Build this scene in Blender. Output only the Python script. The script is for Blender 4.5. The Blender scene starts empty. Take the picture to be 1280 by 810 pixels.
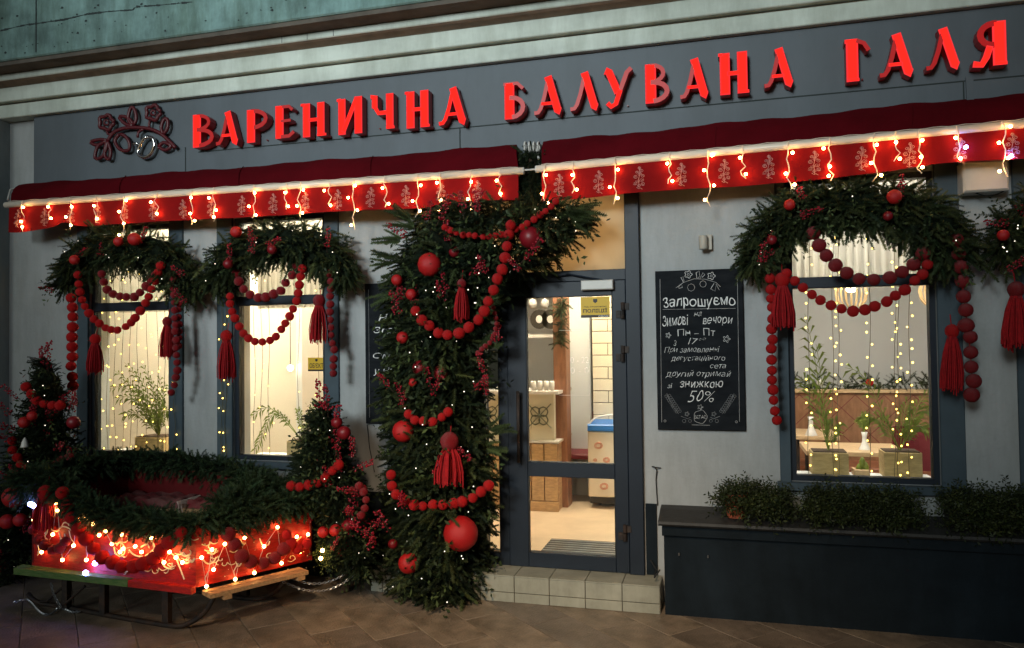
import bpy, math, random
import numpy as np
from math import radians as rad, sin, cos, pi
from mathutils import Vector, Matrix, Euler
random.seed(7); rng = np.random.default_rng(7)
SC = bpy.context.scene
COL = SC.collection
# ---------------------------------------------------------------- camera
YAW, PITCH, ROLL = rad(-15.41), rad(1.5), rad(-.73)
F, DIST, HC = 950.0, 5.25, 1.75
fw = np.array([sin(YAW)*cos(PITCH), cos(YAW)*cos(PITCH), sin(PITCH)])
r0 = np.array([cos(YAW), -sin(YAW), 0.0]); u0 = np.cross(r0, fw)
AR = r0*cos(ROLL)+u0*sin(ROLL); AU = -r0*sin(ROLL)+u0*cos(ROLL)
CP = np.array([0, -DIST, HC])
def at(px, py, Y=0.0):
    """point of the vertical plane at depth Y that lies on a measured line of sight"""
    d = AR*(px-640)/F-AU*(py-405)/F+fw
    return CP+d*((Y+DIST)/d[1])
def gz(px, py, Z=0.0):
    d = AR*(px-640)/F-AU*(py-405)/F+fw
    return CP+d*((Z-HC)/d[2])
def ppm(px, Y):      # picture units per metre there
    p = at(px, 405, Y)-CP
    return F/float(p@fw)
cam_d = bpy.data.cameras.new('camera'); cam_d.sensor_width = 36; cam_d.lens = 36*F/1280
cam_d.clip_end = 500; cam_d.clip_start = .05
cam = bpy.data.objects.new('camera', cam_d); COL.objects.link(cam)
cam.matrix_world = Matrix(((AR[0], AU[0], -fw[0], CP[0]), (AR[1], AU[1], -fw[1], CP[1]), (AR[2], AU[2], -fw[2], CP[2]), (0, 0, 0, 1)))
SC.camera = cam
# ---------------------------------------------------------------- light
SUN_EL, SUN_AZ = 20, 196      # low soft street light from the front left
w = bpy.data.worlds.new('World'); SC.world = w; w.use_nodes = True
nt = w.node_tree; bg = nt.nodes['Background']
sky = nt.nodes.new('ShaderNodeTexSky'); sky.sky_type = 'NISHITA'; sky.sun_disc = False
sky.sun_elevation = rad(SUN_EL); sky.sun_rotation = rad(SUN_AZ)
nt.links.new(sky.outputs[0], bg.inputs[0]); bg.inputs[1].default_value = .0085
sd = bpy.data.lights.new('sun', 'SUN'); sd.energy = .27; sd.angle = rad(16); sd.color = (.86, 1, .96)
sun = bpy.data.objects.new('sun', sd); COL.objects.link(sun)
sv = Vector((sin(rad(SUN_AZ))*cos(rad(SUN_EL)), cos(rad(SUN_AZ))*cos(rad(SUN_EL)), sin(rad(SUN_EL))))
sun.rotation_euler = sv.to_track_quat('Z', 'Y').to_euler()
def lamp(name, kind, loc, energy, color, aim=None, size=.2, spot=None, size_y=None, blend=.6):
    l = bpy.data.lights.new(name, kind); l.energy = energy; l.color = color
    if kind == 'AREA':
        l.size = size
        if size_y: l.shape = 'RECTANGLE'; l.size_y = size_y
    elif kind in ('POINT', 'SPOT'): l.shadow_soft_size = size
    if spot: l.spot_size = rad(spot); l.spot_blend = blend
    o = bpy.data.objects.new(name, l); COL.objects.link(o); o.location = loc
    if aim is not None:
        o.rotation_euler = (Vector(loc)-Vector(aim)).to_track_quat('Z', 'Y').to_euler()
    return o
# spotlights added out of view for the facade falloff and the warm pavement
lamp('added_spot', 'SPOT', (-3.0, -13, 5.4), 3900, (.87, .98, .99), aim=(-2.0, 0, 3.9), size=1.3, spot=40, blend=1)
lamp('added_spot', 'SPOT', (-.9, -6.0, 5.0), 1050, (1, .74, .48), aim=(-1.2, -1.7, 0), size=.2, spot=46, blend=1)
vs = SC.view_settings; vs.view_transform = 'Standard'; vs.look = 'None'; vs.exposure = .3; vs.gamma = 1; vs.use_curve_mapping = False
SC.cycles.use_denoising = True; SC.cycles.max_bounces = 6; SC.cycles.transparent_max_bounces = 12
SC.cycles.caustics_reflective = False; SC.cycles.caustics_refractive = False; SC.cycles.sample_clamp_indirect = 4
# ---------------------------------------------------------------- materials
def mat(name, c, rough=.7, metal=0, var=.0, vscale=6, bump=0, bscale=60, emit=0, ecol=None, c2=None, spec=.4, alpha=None, tint=False, sheen=0, stain=0, stretch=None, rvar=0):
    m = bpy.data.materials.new(name); m.use_nodes = True
    n = m.node_tree.nodes; l = m.node_tree.links; b = n['Principled BSDF']
    b.inputs['Base Color'].default_value = (*c, 1); b.inputs['Roughness'].default_value = rough
    b.inputs['Metallic'].default_value = metal; b.inputs['Specular IOR Level'].default_value = spec
    if sheen: b.inputs['Sheen Weight'].default_value = sheen; b.inputs['Sheen Roughness'].default_value = .5
    tc = n.new('ShaderNodeTexCoord'); src = tc.outputs['Object']
    if stretch:
        mp = n.new('ShaderNodeMapping'); mp.inputs['Scale'].default_value = stretch
        l.new(src, mp.inputs[0]); src = mp.outputs[0]
    col = None
    if var or c2:
        t = n.new('ShaderNodeTexNoise'); t.inputs['Scale'].default_value = vscale; t.inputs['Detail'].default_value = 7; t.inputs['Roughness'].default_value = .62
        l.new(src, t.inputs['Vector'])
        r = n.new('ShaderNodeValToRGB'); r.color_ramp.elements[0].position = .34; r.color_ramp.elements[1].position = .68
        a = tuple(x*(1-var) for x in c); d = c2 or tuple(min(1, x*(1+var)) for x in c)
        r.color_ramp.elements[0].color = (*a, 1); r.color_ramp.elements[1].color = (*d, 1)
        l.new(t.outputs[0], r.inputs[0]); col = r.outputs[0]
        if rvar:
            mr = n.new('ShaderNodeMapRange'); mr.inputs[3].default_value = rough-rvar; mr.inputs[4].default_value = rough+rvar
            l.new(t.outputs[0], mr.inputs[0]); l.new(mr.outputs[0], b.inputs['Roughness'])
    if stain:
        t2 = n.new('ShaderNodeTexNoise'); t2.inputs['Scale'].default_value = 1.3; t2.inputs['Detail'].default_value = 9; t2.inputs['Roughness'].default_value = .72
        mp2 = n.new('ShaderNodeMapping'); mp2.inputs['Scale'].default_value = (2.2, 2.2, .5)
        l.new(tc.outputs['Object'], mp2.inputs[0]); l.new(mp2.outputs[0], t2.inputs['Vector'])
        r2 = n.new('ShaderNodeValToRGB'); r2.color_ramp.elements[0].position = .38; r2.color_ramp.elements[1].position = .6
        r2.color_ramp.elements[0].color = (1-stain, 1-stain, 1-stain*1.1, 1); r2.color_ramp.elements[1].color = (1, 1, 1, 1)
        l.new(t2.outputs[0], r2.inputs[0])
        mx = n.new('ShaderNodeMix'); mx.data_type = 'RGBA'; mx.blend_type = 'MULTIPLY'; mx.inputs[0].default_value = 1
        if col: l.new(col, mx.inputs[6])
        else: mx.inputs[6].default_value = (*c, 1)
        l.new(r2.outputs[0], mx.inputs[7]); col = mx.outputs[2]
    if tint:
        at_ = n.new('ShaderNodeAttribute'); at_.attribute_name = 'tint'
        mx = n.new('ShaderNodeMix'); mx.data_type = 'RGBA'; mx.blend_type = 'MULTIPLY'; mx.inputs[0].default_value = 1
        if col: l.new(col, mx.inputs[6])
        else: mx.inputs[6].default_value = (*c, 1)
        l.new(at_.outputs['Color'], mx.inputs[7]); col = mx.outputs[2]
    if col: l.new(col, b.inputs['Base Color'])
    if bump:
        t = n.new('ShaderNodeTexNoise'); t.inputs['Scale'].default_value = bscale; t.inputs['Detail'].default_value = 6
        l.new(src, t.inputs['Vector'])
        bp = n.new('ShaderNodeBump'); bp.inputs['Strength'].default_value = bump; bp.inputs['Distance'].default_value = .01
        l.new(t.outputs[0], bp.inputs['Height']); l.new(bp.outputs[0], b.inputs['Normal'])
    if emit:
        b.inputs['Emission Color'].default_value = (*(ecol or c), 1); b.inputs['Emission Strength'].default_value = emit
    return m
def emis(name, c, s):
    m = bpy.data.materials.new(name); m.use_nodes = True; n = m.node_tree.nodes; n.clear()
    e = n.new('ShaderNodeEmission'); e.inputs[0].default_value = (*c, 1); e.inputs[1].default_value = s
    o = n.new('ShaderNodeOutputMaterial'); m.node_tree.links.new(e.outputs[0], o.inputs[0]); return m
def sheer(name, c):
    m = bpy.data.materials.new(name); m.use_nodes = True; n = m.node_tree.nodes; l = m.node_tree.links; n.clear()
    a = n.new('ShaderNodeBsdfDiffuse'); b = n.new('ShaderNodeBsdfTranslucent'); x = n.new('ShaderNodeMixShader'); o = n.new('ShaderNodeOutputMaterial')
    a.inputs[0].default_value = b.inputs[0].default_value = (*c, 1); x.inputs[0].default_value = .6; l.new(a.outputs[0], x.inputs[1]); l.new(b.outputs[0], x.inputs[2]); l.new(x.outputs[0], o.inputs[0]); return m
def glassmat(name, tintc=(.93, .96, .95), refl=.07):
    m = bpy.data.materials.new(name); m.use_nodes = True; n = m.node_tree.nodes; l = m.node_tree.links; n.clear()
    t = n.new('ShaderNodeBsdfTransparent'); t.inputs[0].default_value = (*tintc, 1)
    g = n.new('ShaderNodeBsdfGlossy'); g.inputs['Roughness'].default_value = .02
    fr = n.new('ShaderNodeFresnel'); fr.inputs[0].default_value = 1.35
    mx = n.new('ShaderNodeMixShader'); o = n.new('ShaderNodeOutputMaterial')
    l.new(fr.outputs[0], mx.inputs[0]); l.new(t.outputs[0], mx.inputs[1]); l.new(g.outputs[0], mx.inputs[2]); l.new(mx.outputs[0], o.inputs[0]); return m
M = {}
M['plaster'] = mat('plaster', (.44, .46, .47), .88, var=.07, vscale=2.2, bump=.4, bscale=38, stain=.2, spec=.2)
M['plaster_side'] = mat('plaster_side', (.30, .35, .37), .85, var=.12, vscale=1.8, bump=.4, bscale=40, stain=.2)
M['fascia'] = mat('fascia', (.105, .125, .145), .6, var=.07, vscale=1.5, bump=.08, bscale=20, stain=.12)
M['cornice'] = mat('cornice', (.60, .66, .60), .8, var=.15, vscale=3, bump=.2, bscale=25, stain=.28, stretch=(.5, 1, 1))
M['groove'] = mat('groove', (.20, .15, .11), .8, var=.2, vscale=8)
M['concrete'] = mat('concrete', (.21, .34, .33), .9, var=.4, vscale=2.5, bump=.8, bscale=14, stain=.5)
M['soffit'] = mat('soffit', (.10, .085, .07), .85, var=.3, vscale=5, bump=.4, bscale=20)
M['crack'] = mat('crack', (.03, .04, .04), .9)
M['frame'] = mat('frame', (.008, .015, .027), .5, var=.12, vscale=4, bump=.04, bscale=80)
M['trim'] = mat('trim', (.055, .083, .105), .6, var=.12, vscale=5, bump=.1, bscale=50)
M['plinth'] = mat('plinth', (.013, .020, .027), .8, spec=.12, var=.25, vscale=3, bump=.25, bscale=35, stain=.3)
M['coping'] = mat('coping', (.035, .034, .033), .6, var=.3, vscale=6, bump=.3, bscale=40, stain=.3)
M['tile'] = mat('tile', (.40, .40, .33), .35, var=.14, vscale=7, bump=.08, bscale=90, stain=.22)
M['grout'] = mat('grout', (.075, .065, .05), .9)
M['paver'] = mat('paver', (.30, .235, .175), .42, var=.34, vscale=5, bump=.55, bscale=70, stain=.35, rvar=.14)
M['paver2'] = mat('paver_two', (.24, .19, .15), .36, var=.34, vscale=4, bump=.55, bscale=80, stain=.35, rvar=.12)
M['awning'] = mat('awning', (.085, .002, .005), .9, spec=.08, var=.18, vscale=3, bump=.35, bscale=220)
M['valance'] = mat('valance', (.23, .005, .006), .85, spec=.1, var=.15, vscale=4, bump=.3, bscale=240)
M['bar'] = mat('bar', (.80, .70, .58), .35, var=.06)
M['print'] = mat('print', (.62, .30, .27), .7)
M['white_metal'] = mat('white_metal', (.62, .60, .56), .4, var=.08)
M['letter_lit'] = emis('letter_lit', (1, .016, .010), 1.5)
M['letter_rim'] = emis('letter_rim', (1, .035, .04), .85)
M['letter_dim'] = mat('letter_dim', (.11, .003, .005), .42, emit=.26, ecol=(1, .02, .02), spec=.35)  # faint red glow put into the strokes that have no lit face
M['letter_body'] = mat('letter_body', (.10, .006, .01), .3, emit=.02, ecol=(1, .02, .02))
M['emblem'] = mat('emblem', (.085, .007, .012), .45, spec=.5)
M['chrome'] = mat('chrome', (.85, .85, .85), .08, metal=1)
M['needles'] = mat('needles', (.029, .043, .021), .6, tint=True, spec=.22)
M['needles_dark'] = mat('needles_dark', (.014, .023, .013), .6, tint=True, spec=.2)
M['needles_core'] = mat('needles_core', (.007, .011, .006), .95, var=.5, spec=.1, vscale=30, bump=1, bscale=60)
M['rope_green'] = mat('rope_green', (.028, .048, .027), .6, tint=True, spec=.25)
M['bush'] = mat('bush', (.028, .040, .014), .6, tint=True, spec=.3)
M['bark'] = mat('bark', (.06, .035, .02), .85)
M['palm'] = mat('palm', (.21, .26, .045), .5, var=.35, vscale=20)
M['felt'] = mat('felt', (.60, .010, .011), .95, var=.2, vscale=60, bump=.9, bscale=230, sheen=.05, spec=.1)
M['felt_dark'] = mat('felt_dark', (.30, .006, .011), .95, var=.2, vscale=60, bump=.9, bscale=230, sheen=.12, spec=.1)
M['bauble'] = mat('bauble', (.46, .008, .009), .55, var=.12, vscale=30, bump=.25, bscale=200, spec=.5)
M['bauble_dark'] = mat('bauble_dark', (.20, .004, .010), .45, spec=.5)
M['yarn'] = mat('yarn', (.38, .006, .010), .9, var=.25, vscale=40, bump=.5, bscale=200)
M['berry'] = mat('berry', (.32, .008, .022), .25, spec=.6)
M['bulb'] = emis('bulb', (1, .50, .15), 58)
M['bulb_sleigh'] = emis('bulb_sleigh', (1, .48, .14), 30)
M['bulb_small'] = emis('bulb_small', (1, .62, .11), 7)
M['bulb_dot'] = emis('bulb_dot', (1, .90, .72), 2.0)
M['bulb_blue'] = emis('bulb_blue', (.22, .25, 1), 70)
M['wire'] = mat('wire', (.75, .66, .56), .5)
M['wire_thin'] = mat('wire_thin', (.10, .085, .04), .5)
M['wire_dark'] = mat('wire_dark', (.02, .02, .02), .5)
M['board'] = mat('board', (.006, .008, .011), .8, c2=(.016, .019, .023), vscale=5, stretch=(1, 1, 3), spec=.15)
M['chalk'] = mat('chalk', (.95, .95, .93), .9, var=.35, vscale=40)
M['chalk_dim'] = mat('chalk_dim', (.36, .37, .38), .9, var=.3, vscale=40)
M['amber'] = sheer('amber', (.84, .70, .48))
M['ink'] = mat('ink', (.06, .03, .02), .7)
M['yellow'] = mat('yellow', (.75, .47, .03), .5)
M['sticker_black'] = mat('sticker_black', (.03, .025, .02), .5)
M['glass'] = glassmat('glass')
M['steel'] = mat('steel', (.45, .46, .47), .3, metal=.8)
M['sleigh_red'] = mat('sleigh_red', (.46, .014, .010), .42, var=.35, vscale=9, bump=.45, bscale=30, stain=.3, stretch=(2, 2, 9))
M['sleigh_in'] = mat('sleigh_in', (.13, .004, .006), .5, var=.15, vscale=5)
M['sleigh_green'] = mat('sleigh_green', (.05, .14, .025), .55, c2=(.16, .22, .07), vscale=10, bump=.5, bscale=30, stretch=(1.5, 12, 12))
M['raw_wood'] = mat('raw_wood', (.42, .25, .12), .6, var=.3, vscale=5, stretch=(2, 14, 14), bump=.2)
M['black_iron'] = mat('black_iron', (.012, .012, .013), .6, c2=(.05, .028, .018), vscale=14, bump=.4)
M['paint_cream'] = mat('paint_cream', (.85, .72, .50), .5)
M['blanket'] = mat('blanket', (.20, .012, .02), .95, c2=(.22, .10, .09), vscale=9, bump=.8, bscale=150)
M['fringe'] = mat('fringe', (.55, .42, .36), .95)
M['room'] = mat('room', (.80, .72, .60), .9, var=.04, vscale=2)
M['room_white'] = mat('room_white', (.74, .74, .73), .9, var=.03, vscale=2)
M['room_floor'] = mat('room_floor', (.68, .52, .36), .35, var=.12, vscale=3)
M['curtain'] = sheer('curtain', (.42, .40, .35))
M['oak'] = mat('oak', (.45, .28, .15), .5, var=.25, vscale=4, stretch=(3, 3, 12), bump=.1)
M['oak_light'] = mat('oak_light', (.62, .42, .23), .5, var=.2, vscale=5, stretch=(3, 12, 12))
M['leather'] = mat('leather', (.30, .11, .055), .45, var=.18, vscale=5, bump=.2, bscale=60)
M['post_wood'] = mat('post_wood', (.27, .12, .065), .5, var=.25, vscale=4, stretch=(6, 6, 1.5))
M['rust_wood'] = mat('rust_wood', (.29, .14, .07), .5, var=.2, vscale=4, stretch=(6, 6, 2))
M['pine_box'] = mat('pine_box', (.50, .36, .17), .6, var=.25, vscale=4, stretch=(3, 10, 12))
M['ceramic'] = mat('ceramic', (.85, .80, .74), .25)
M['wall_tile'] = mat('wall_tile', (.80, .70, .52), .25, var=.05)
M['pattern'] = mat('pattern', (.78, .72, .55), .4)
M['pattern_dark'] = mat('pattern_dark', (.16, .17, .12), .5)
M['blue'] = mat('blue', (.03, .16, .50), .4)
M['freezer'] = mat('freezer', (.80, .68, .52), .4)
M['freezer_print'] = mat('freezer_print', (.65, .25, .15), .5)
M['maroon'] = mat('maroon', (.16, .02, .025), .5)
M['terracotta'] = mat('terracotta', (.42, .10, .045), .7, var=.2, vscale=12)
M['dark_box'] = mat('dark_box', (.03, .03, .028), .7)
M['lampshade'] = mat('lampshade', (.60, .40, .20), .5, emit=.15, ecol=(1, .7, .35))
M['lamp_glow'] = emis('lamp_glow', (1, .80, .50), 14)
M['panel_glow'] = emis('panel_glow', (1, .86, .66), 7)
M['grey_plastic'] = mat('grey_plastic', (.45, .42, .36), .5)
M['bottle'] = mat('bottle', (.03, .05, .03), .15)
# ---------------------------------------------------------------- scene helpers
ORG = {}
def lin(o, parent):
    COL.objects.link(o)
    if parent is not None: o.parent = parent
def org(parent):
    return ORG[parent.name] if parent is not None else np.zeros(3)
def thing(name, label, cat, loc=(0, 0, 0), group=None):
    o = bpy.data.objects.new(name, None); COL.objects.link(o); o.empty_display_size = .1
    o.location = tuple(float(a) for a in loc); o['label'] = label; o['category'] = cat
    if group: o['group'] = group
    ORG[o.name] = np.array(loc, float); return o
def struct(name):
    o = bpy.data.objects.new(name, None); COL.objects.link(o); o['kind'] = 'structure'; ORG[o.name] = np.zeros(3); return o
class MB:
    def __init__(s): s.v = []; s.f = []
    def add(s, vs, fs):
        b = len(s.v); s.v += [tuple(map(float, v)) for v in vs]; s.f += [tuple(b+i for i in f) for f in fs]; return s
    def box(s, x0, x1, y0, y1, z0, z1, ch=0):
        x0, x1 = sorted((x0, x1)); y0, y1 = sorted((y0, y1)); z0, z1 = sorted((z0, z1))
        if ch:
            c = ch
            vs = [(x0+c, y0, z0+c), (x1-c, y0, z0+c), (x1-c, y0, z1-c), (x0+c, y0, z1-c),
                  (x0, y0+c, z0), (x1, y0+c, z0), (x1, y0+c, z1), (x0, y0+c, z1),
                  (x0, y1, z0), (x1, y1, z0), (x1, y1, z1), (x0, y1, z1)]
            fs = [(0, 1, 2, 3), (4, 5, 1, 0), (5, 6, 2, 1), (6, 7, 3, 2), (7, 4, 0, 3), (8, 9, 5, 4), (9, 10, 6, 5), (10, 11, 7, 6), (11, 8, 4, 7), (11, 10, 9, 8)]
            return s.add(vs, fs)
        return s.add([(x0, y0, z0), (x1, y0, z0), (x1, y1, z0), (x0, y1, z0), (x0, y0, z1), (x1, y0, z1), (x1, y1, z1), (x0, y1, z1)],
                     [(0, 1, 5, 4), (1, 2, 6, 5), (2, 3, 7, 6), (3, 0, 4, 7), (4, 5, 6, 7), (3, 2, 1, 0)])
    def prism(s, pts, y0, y1):      # outline in X,Z swept along Y
        n = len(pts); vs = [(x, y0, z) for x, z in pts]+[(x, y1, z) for x, z in pts]
        return s.add(vs, [tuple(range(n)), tuple(range(2*n-1, n-1, -1))]+[(i, n+i, n+(i+1) % n, (i+1) % n) for i in range(n)])
    def slab(s, pts, z0, z1):       # outline in X,Y swept along Z
        n = len(pts); vs = [(x, y, z0) for x, y in pts]+[(x, y, z1) for x, y in pts]
        return s.add(vs, [tuple(range(n)), tuple(range(2*n-1, n-1, -1))]+[(i, (i+1) % n, n+(i+1) % n, n+i) for i in range(n)])
    def tube(s, pts, r, n=6, cap=True):
        P = [np.array(p, float) for p in pts]; rs = r if hasattr(r, '__len__') else [r]*len(P); b = len(s.v); up = None
        for i, p in enumerate(P):
            t = P[min(i+1, len(P)-1)]-P[max(i-1, 0)]; t /= np.linalg.norm(t)+1e-9
            if up is None: up = np.array([0, 0, 1.]) if abs(t[2]) < .9 else np.array([1., 0, 0])
            a = np.cross(t, up); a /= np.linalg.norm(a)+1e-9; up = np.cross(a, t)
            for k in range(n):
                q = p+rs[i]*(cos(2*pi*k/n)*a+sin(2*pi*k/n)*up); s.v.append(tuple(map(float, q)))
        for i in range(len(P)-1):
            for k in range(n):
                s.f.append((b+i*n+k, b+i*n+(k+1) % n, b+(i+1)*n+(k+1) % n, b+(i+1)*n+k))
        if cap: s.f += [tuple(b+k for k in range(n))[::-1], tuple(b+(len(P)-1)*n+k for k in range(n))]
        return s
    def lathe(s, c, prof, n=16):    # profile of (radius, z) about a vertical axis
        b = len(s.v)
        for r, z in prof:
            for k in range(n): s.v.append((c[0]+r*cos(2*pi*k/n), c[1]+r*sin(2*pi*k/n), c[2]+z))
        for i in range(len(prof)-1):
            for k in range(n): s.f.append((b+i*n+k, b+i*n+(k+1) % n, b+(i+1)*n+(k+1) % n, b+(i+1)*n+k))
        s.f += [tuple(b+k for k in range(n))[::-1], tuple(b+(len(prof)-1)*n+k for k in range(n))]
        return s
    def ball(s, c, r, n=8, m=6, sq=1):
        return s.lathe((c[0], c[1], c[2]), [(max(r*sin(pi*i/m), r*.02), -r*sq*cos(pi*i/m)) for i in range(m+1)], n)
    def build(s, name, m, parent=None, smooth=False, kind=None, label=None):
        o0 = org(parent); me = bpy.data.meshes.new(name)
        me.from_pydata([(v[0]-o0[0], v[1]-o0[1], v[2]-o0[2]) for v in s.v], [], s.f); me.update()
        me.materials.append(m)
        if smooth: me.polygons.foreach_set('use_smooth', [True]*len(me.polygons))
        o = bpy.data.objects.new(name, me); lin(o, parent); ORG[o.name] = o0
        if kind: o['kind'] = kind
        if label: o['label'] = label
        return o
def tag(o, label, cat, group=None):
    o['label'] = label; o['category'] = cat
    if group: o['group'] = group
    return o
def inst(name, me, loc, parent, scale=(1, 1, 1), rot=(0, 0, 0), kind=None):
    o = bpy.data.objects.new(name, me); lin(o, parent); l = np.array(loc)-org(parent)
    o.location = tuple(map(float, l)); o.scale = scale; o.rotation_euler = rot; ORG[o.name] = np.array(loc, float)
    if kind: o['kind'] = kind
    return o
def pbox(mb, xl, xr, yt, yb, Yf, Yb, ch=0):
    """box whose front face covers measured extents in the plane at depth Yf"""
    xm, ym = (xl+xr)/2, (yt+yb)/2
    a = at(xl, ym, Yf)[0]; b = at(xr, ym, Yf)[0]; t = at(xm, yt, Yf)[2]; c = at(xm, yb, Yf)[2]
    return mb.box(a, b, Yf, Yb, c, t, ch)
def smooth_path(P, step):
    P = [np.array(p, float) for p in P]; Q = [2*P[0]-P[1]]+P+[2*P[-1]-P[-2]]; out = []
    for i in range(1, len(Q)-2):
        for k in range(24):
            t = k/24; a, b, c, d = Q[i-1:i+3]
            out.append(.5*((2*b)+(-a+c)*t+(2*a-5*b+4*c-d)*t*t+(-a+3*b-3*c+d)*t**3))
    out.append(P[-1]); res = [out[0]]; acc = 0
    for i in range(1, len(out)):
        seg = np.linalg.norm(out[i]-out[i-1])
        while acc+seg >= step:
            f = (step-acc)/seg; q = out[i-1]+(out[i]-out[i-1])*f; res.append(q); out[i-1] = q; seg = np.linalg.norm(out[i]-q); acc = 0
        acc += seg
    return res
def sphere_mesh(name, m, n=16, k=10, wob=.0, sq=1):
    mb = MB(); mb.ball((0, 0, 0), 1, n, k, sq)
    me = bpy.data.meshes.new(name)
    vs = [tuple(np.array(v)*(1+random.uniform(-wob, wob))) for v in mb.v]
    me.from_pydata(vs, [], mb.f); me.materials.append(m); me.polygons.foreach_set('use_smooth', [True]*len(me.polygons)); me.update(); return me
BEAD = [sphere_mesh('bead', M['felt'], 12, 8, .03), sphere_mesh('bead', M['felt'], 12, 8, .03), sphere_mesh('bead', M['felt'], 12, 8, .03)]
BEADD = [sphere_mesh('bead', M['felt_dark'], 12, 8, .03)]
POM = sphere_mesh('pompom', M['bauble'], 24, 16, .018); POMD = sphere_mesh('pompom', M['bauble_dark'], 24, 16, .01)
def px_path(pts, Y):
    return [at(p[0], p[1], p[2] if len(p) > 2 else Y) for p in pts]
def bead_garland(pts, Y, rpx, label, group, dark=False, name='bead_garland', bump=0.0):
    P = px_path(pts, Y); r = rpx/ppm(pts[len(pts)//2][0], Y)
    Q = smooth_path(P, r*1.93)
    t = thing(name, label, 'bead garland', Q[0], group)
    sb = MB(); sb.tube(Q, .0025, 4); sb.build('string', M['yarn'], t)
    for q in Q:
        s = r*random.uniform(.88, 1.07); q = q+np.array([random.gauss(0, 1), random.gauss(0, 1), random.gauss(0, 1)])*r*.10
        inst('bead', random.choice(BEADD if dark else BEAD), q, t, (s, s, s*random.uniform(.93, 1)), (random.random()*3, random.random()*3, random.random()*3))
    return t
def tassel(px, pyt, pyb, wpx, Y, label, dark=False, lean=0):
    k = ppm(px, Y); top = at(px, pyt, Y); bot = at(px+lean, pyb, Y); R = wpx/2/k; hr = R*.62
    t = thing('tassel', label, 'tassel', top, 'red yarn tassels')
    h = inst('tassel_head', random.choice(BEADD if dark else BEAD), top, t, (hr, hr, hr*1.05))
    mb = MB(); H = top[2]-bot[2]
    for i in range(90):
        a = random.random()*2*pi; f = math.sqrt(random.random()); rr = R*f
        L = H*random.uniform(.9, 1.0) if random.random() < .9 else H*random.uniform(.97, 1.08)
        x0, y0 = hr*.5*f*cos(a), hr*.5*f*sin(a); dx = bot[0]-top[0]
        pts = [(top[0]+x0, top[1]+y0, top[2]-hr*.5), (top[0]+rr*.75*cos(a)+dx*.3, top[1]+rr*.75*sin(a), top[2]-H*.35),
               (top[0]+rr*cos(a)+dx*.7, top[1]+rr*sin(a), top[2]-H*.7), (top[0]+rr*random.uniform(.85, 1.08)*cos(a)+dx, top[1]+rr*sin(a), top[2]-L)]
        mb.tube(pts, max(.0035, R*.055), 4, cap=False)
    mb.build('yarn_skirt', M['yarn'], t, smooth=True)
    cb = MB(); cb.lathe((top[0], top[1], top[2]-hr*1.1), [(hr*.62, -.006), (hr*.72, 0), (hr*.62, .012)], 12); cb.build('neck_band', M['felt_dark'], t)
    lb = MB(); lb.tube([top, top+np.array([0, .03, .10])], .003, 4); lb.build('hanging_loop', M['yarn'], t)
    return t
# ---------------------------------------------------------------- foliage
def sprig_template(n=80, wid=.17):
    V = []; T = []
    V += [(0, .012, 0), (0, -.012, 0), (1, 0, 0)]; T += [(0, 1, 2)]
    for i in range(n):
        s = .04+.93*i/(n-1); a = i*2.39996+random.uniform(-.3, .3)
        L = wid*(1.15-.55*s)*random.uniform(.8, 1.15); d = np.array([cos(rad(57)), sin(rad(57))*cos(a), .8*sin(rad(57))*sin(a)])
        b = np.array([s, 0, 0]); side = np.cross(d, [random.uniform(-.4, .4), .3, 1]); side = side/np.linalg.norm(side)*.021
        k = len(V); V += [tuple(b-side), tuple(b+side), tuple(b+d*L)]; T.append((k, k+1, k+2))
    return np.array(V), np.array(T)
def leaf_template(n=7, wid=.22):
    V = []; T = []
    for i in range(n):
        s = .15+.85*i/(n-1); a = i*2.4; d = np.array([.6, .8*cos(a), .8*sin(a)]); L = wid*random.uniform(.8, 1.3)
        b = np.array([s, 0, 0]); side = np.cross(d, [0, 0, 1.]); side = side/np.linalg.norm(side)*.05
        k = len(V); V += [tuple(b), tuple(b+d*L*.5+side), tuple(b+d*L), tuple(b+d*L*.5-side)]; T += [(k, k+1, k+2), (k, k+2, k+3)]
    return np.array(V), np.array(T)
SPRIGS = [sprig_template() for _ in range(5)]; SPRIGS_FINE = [sprig_template(56, .22) for _ in range(4)]
LEAFS = [leaf_template() for _ in range(5)]
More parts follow.
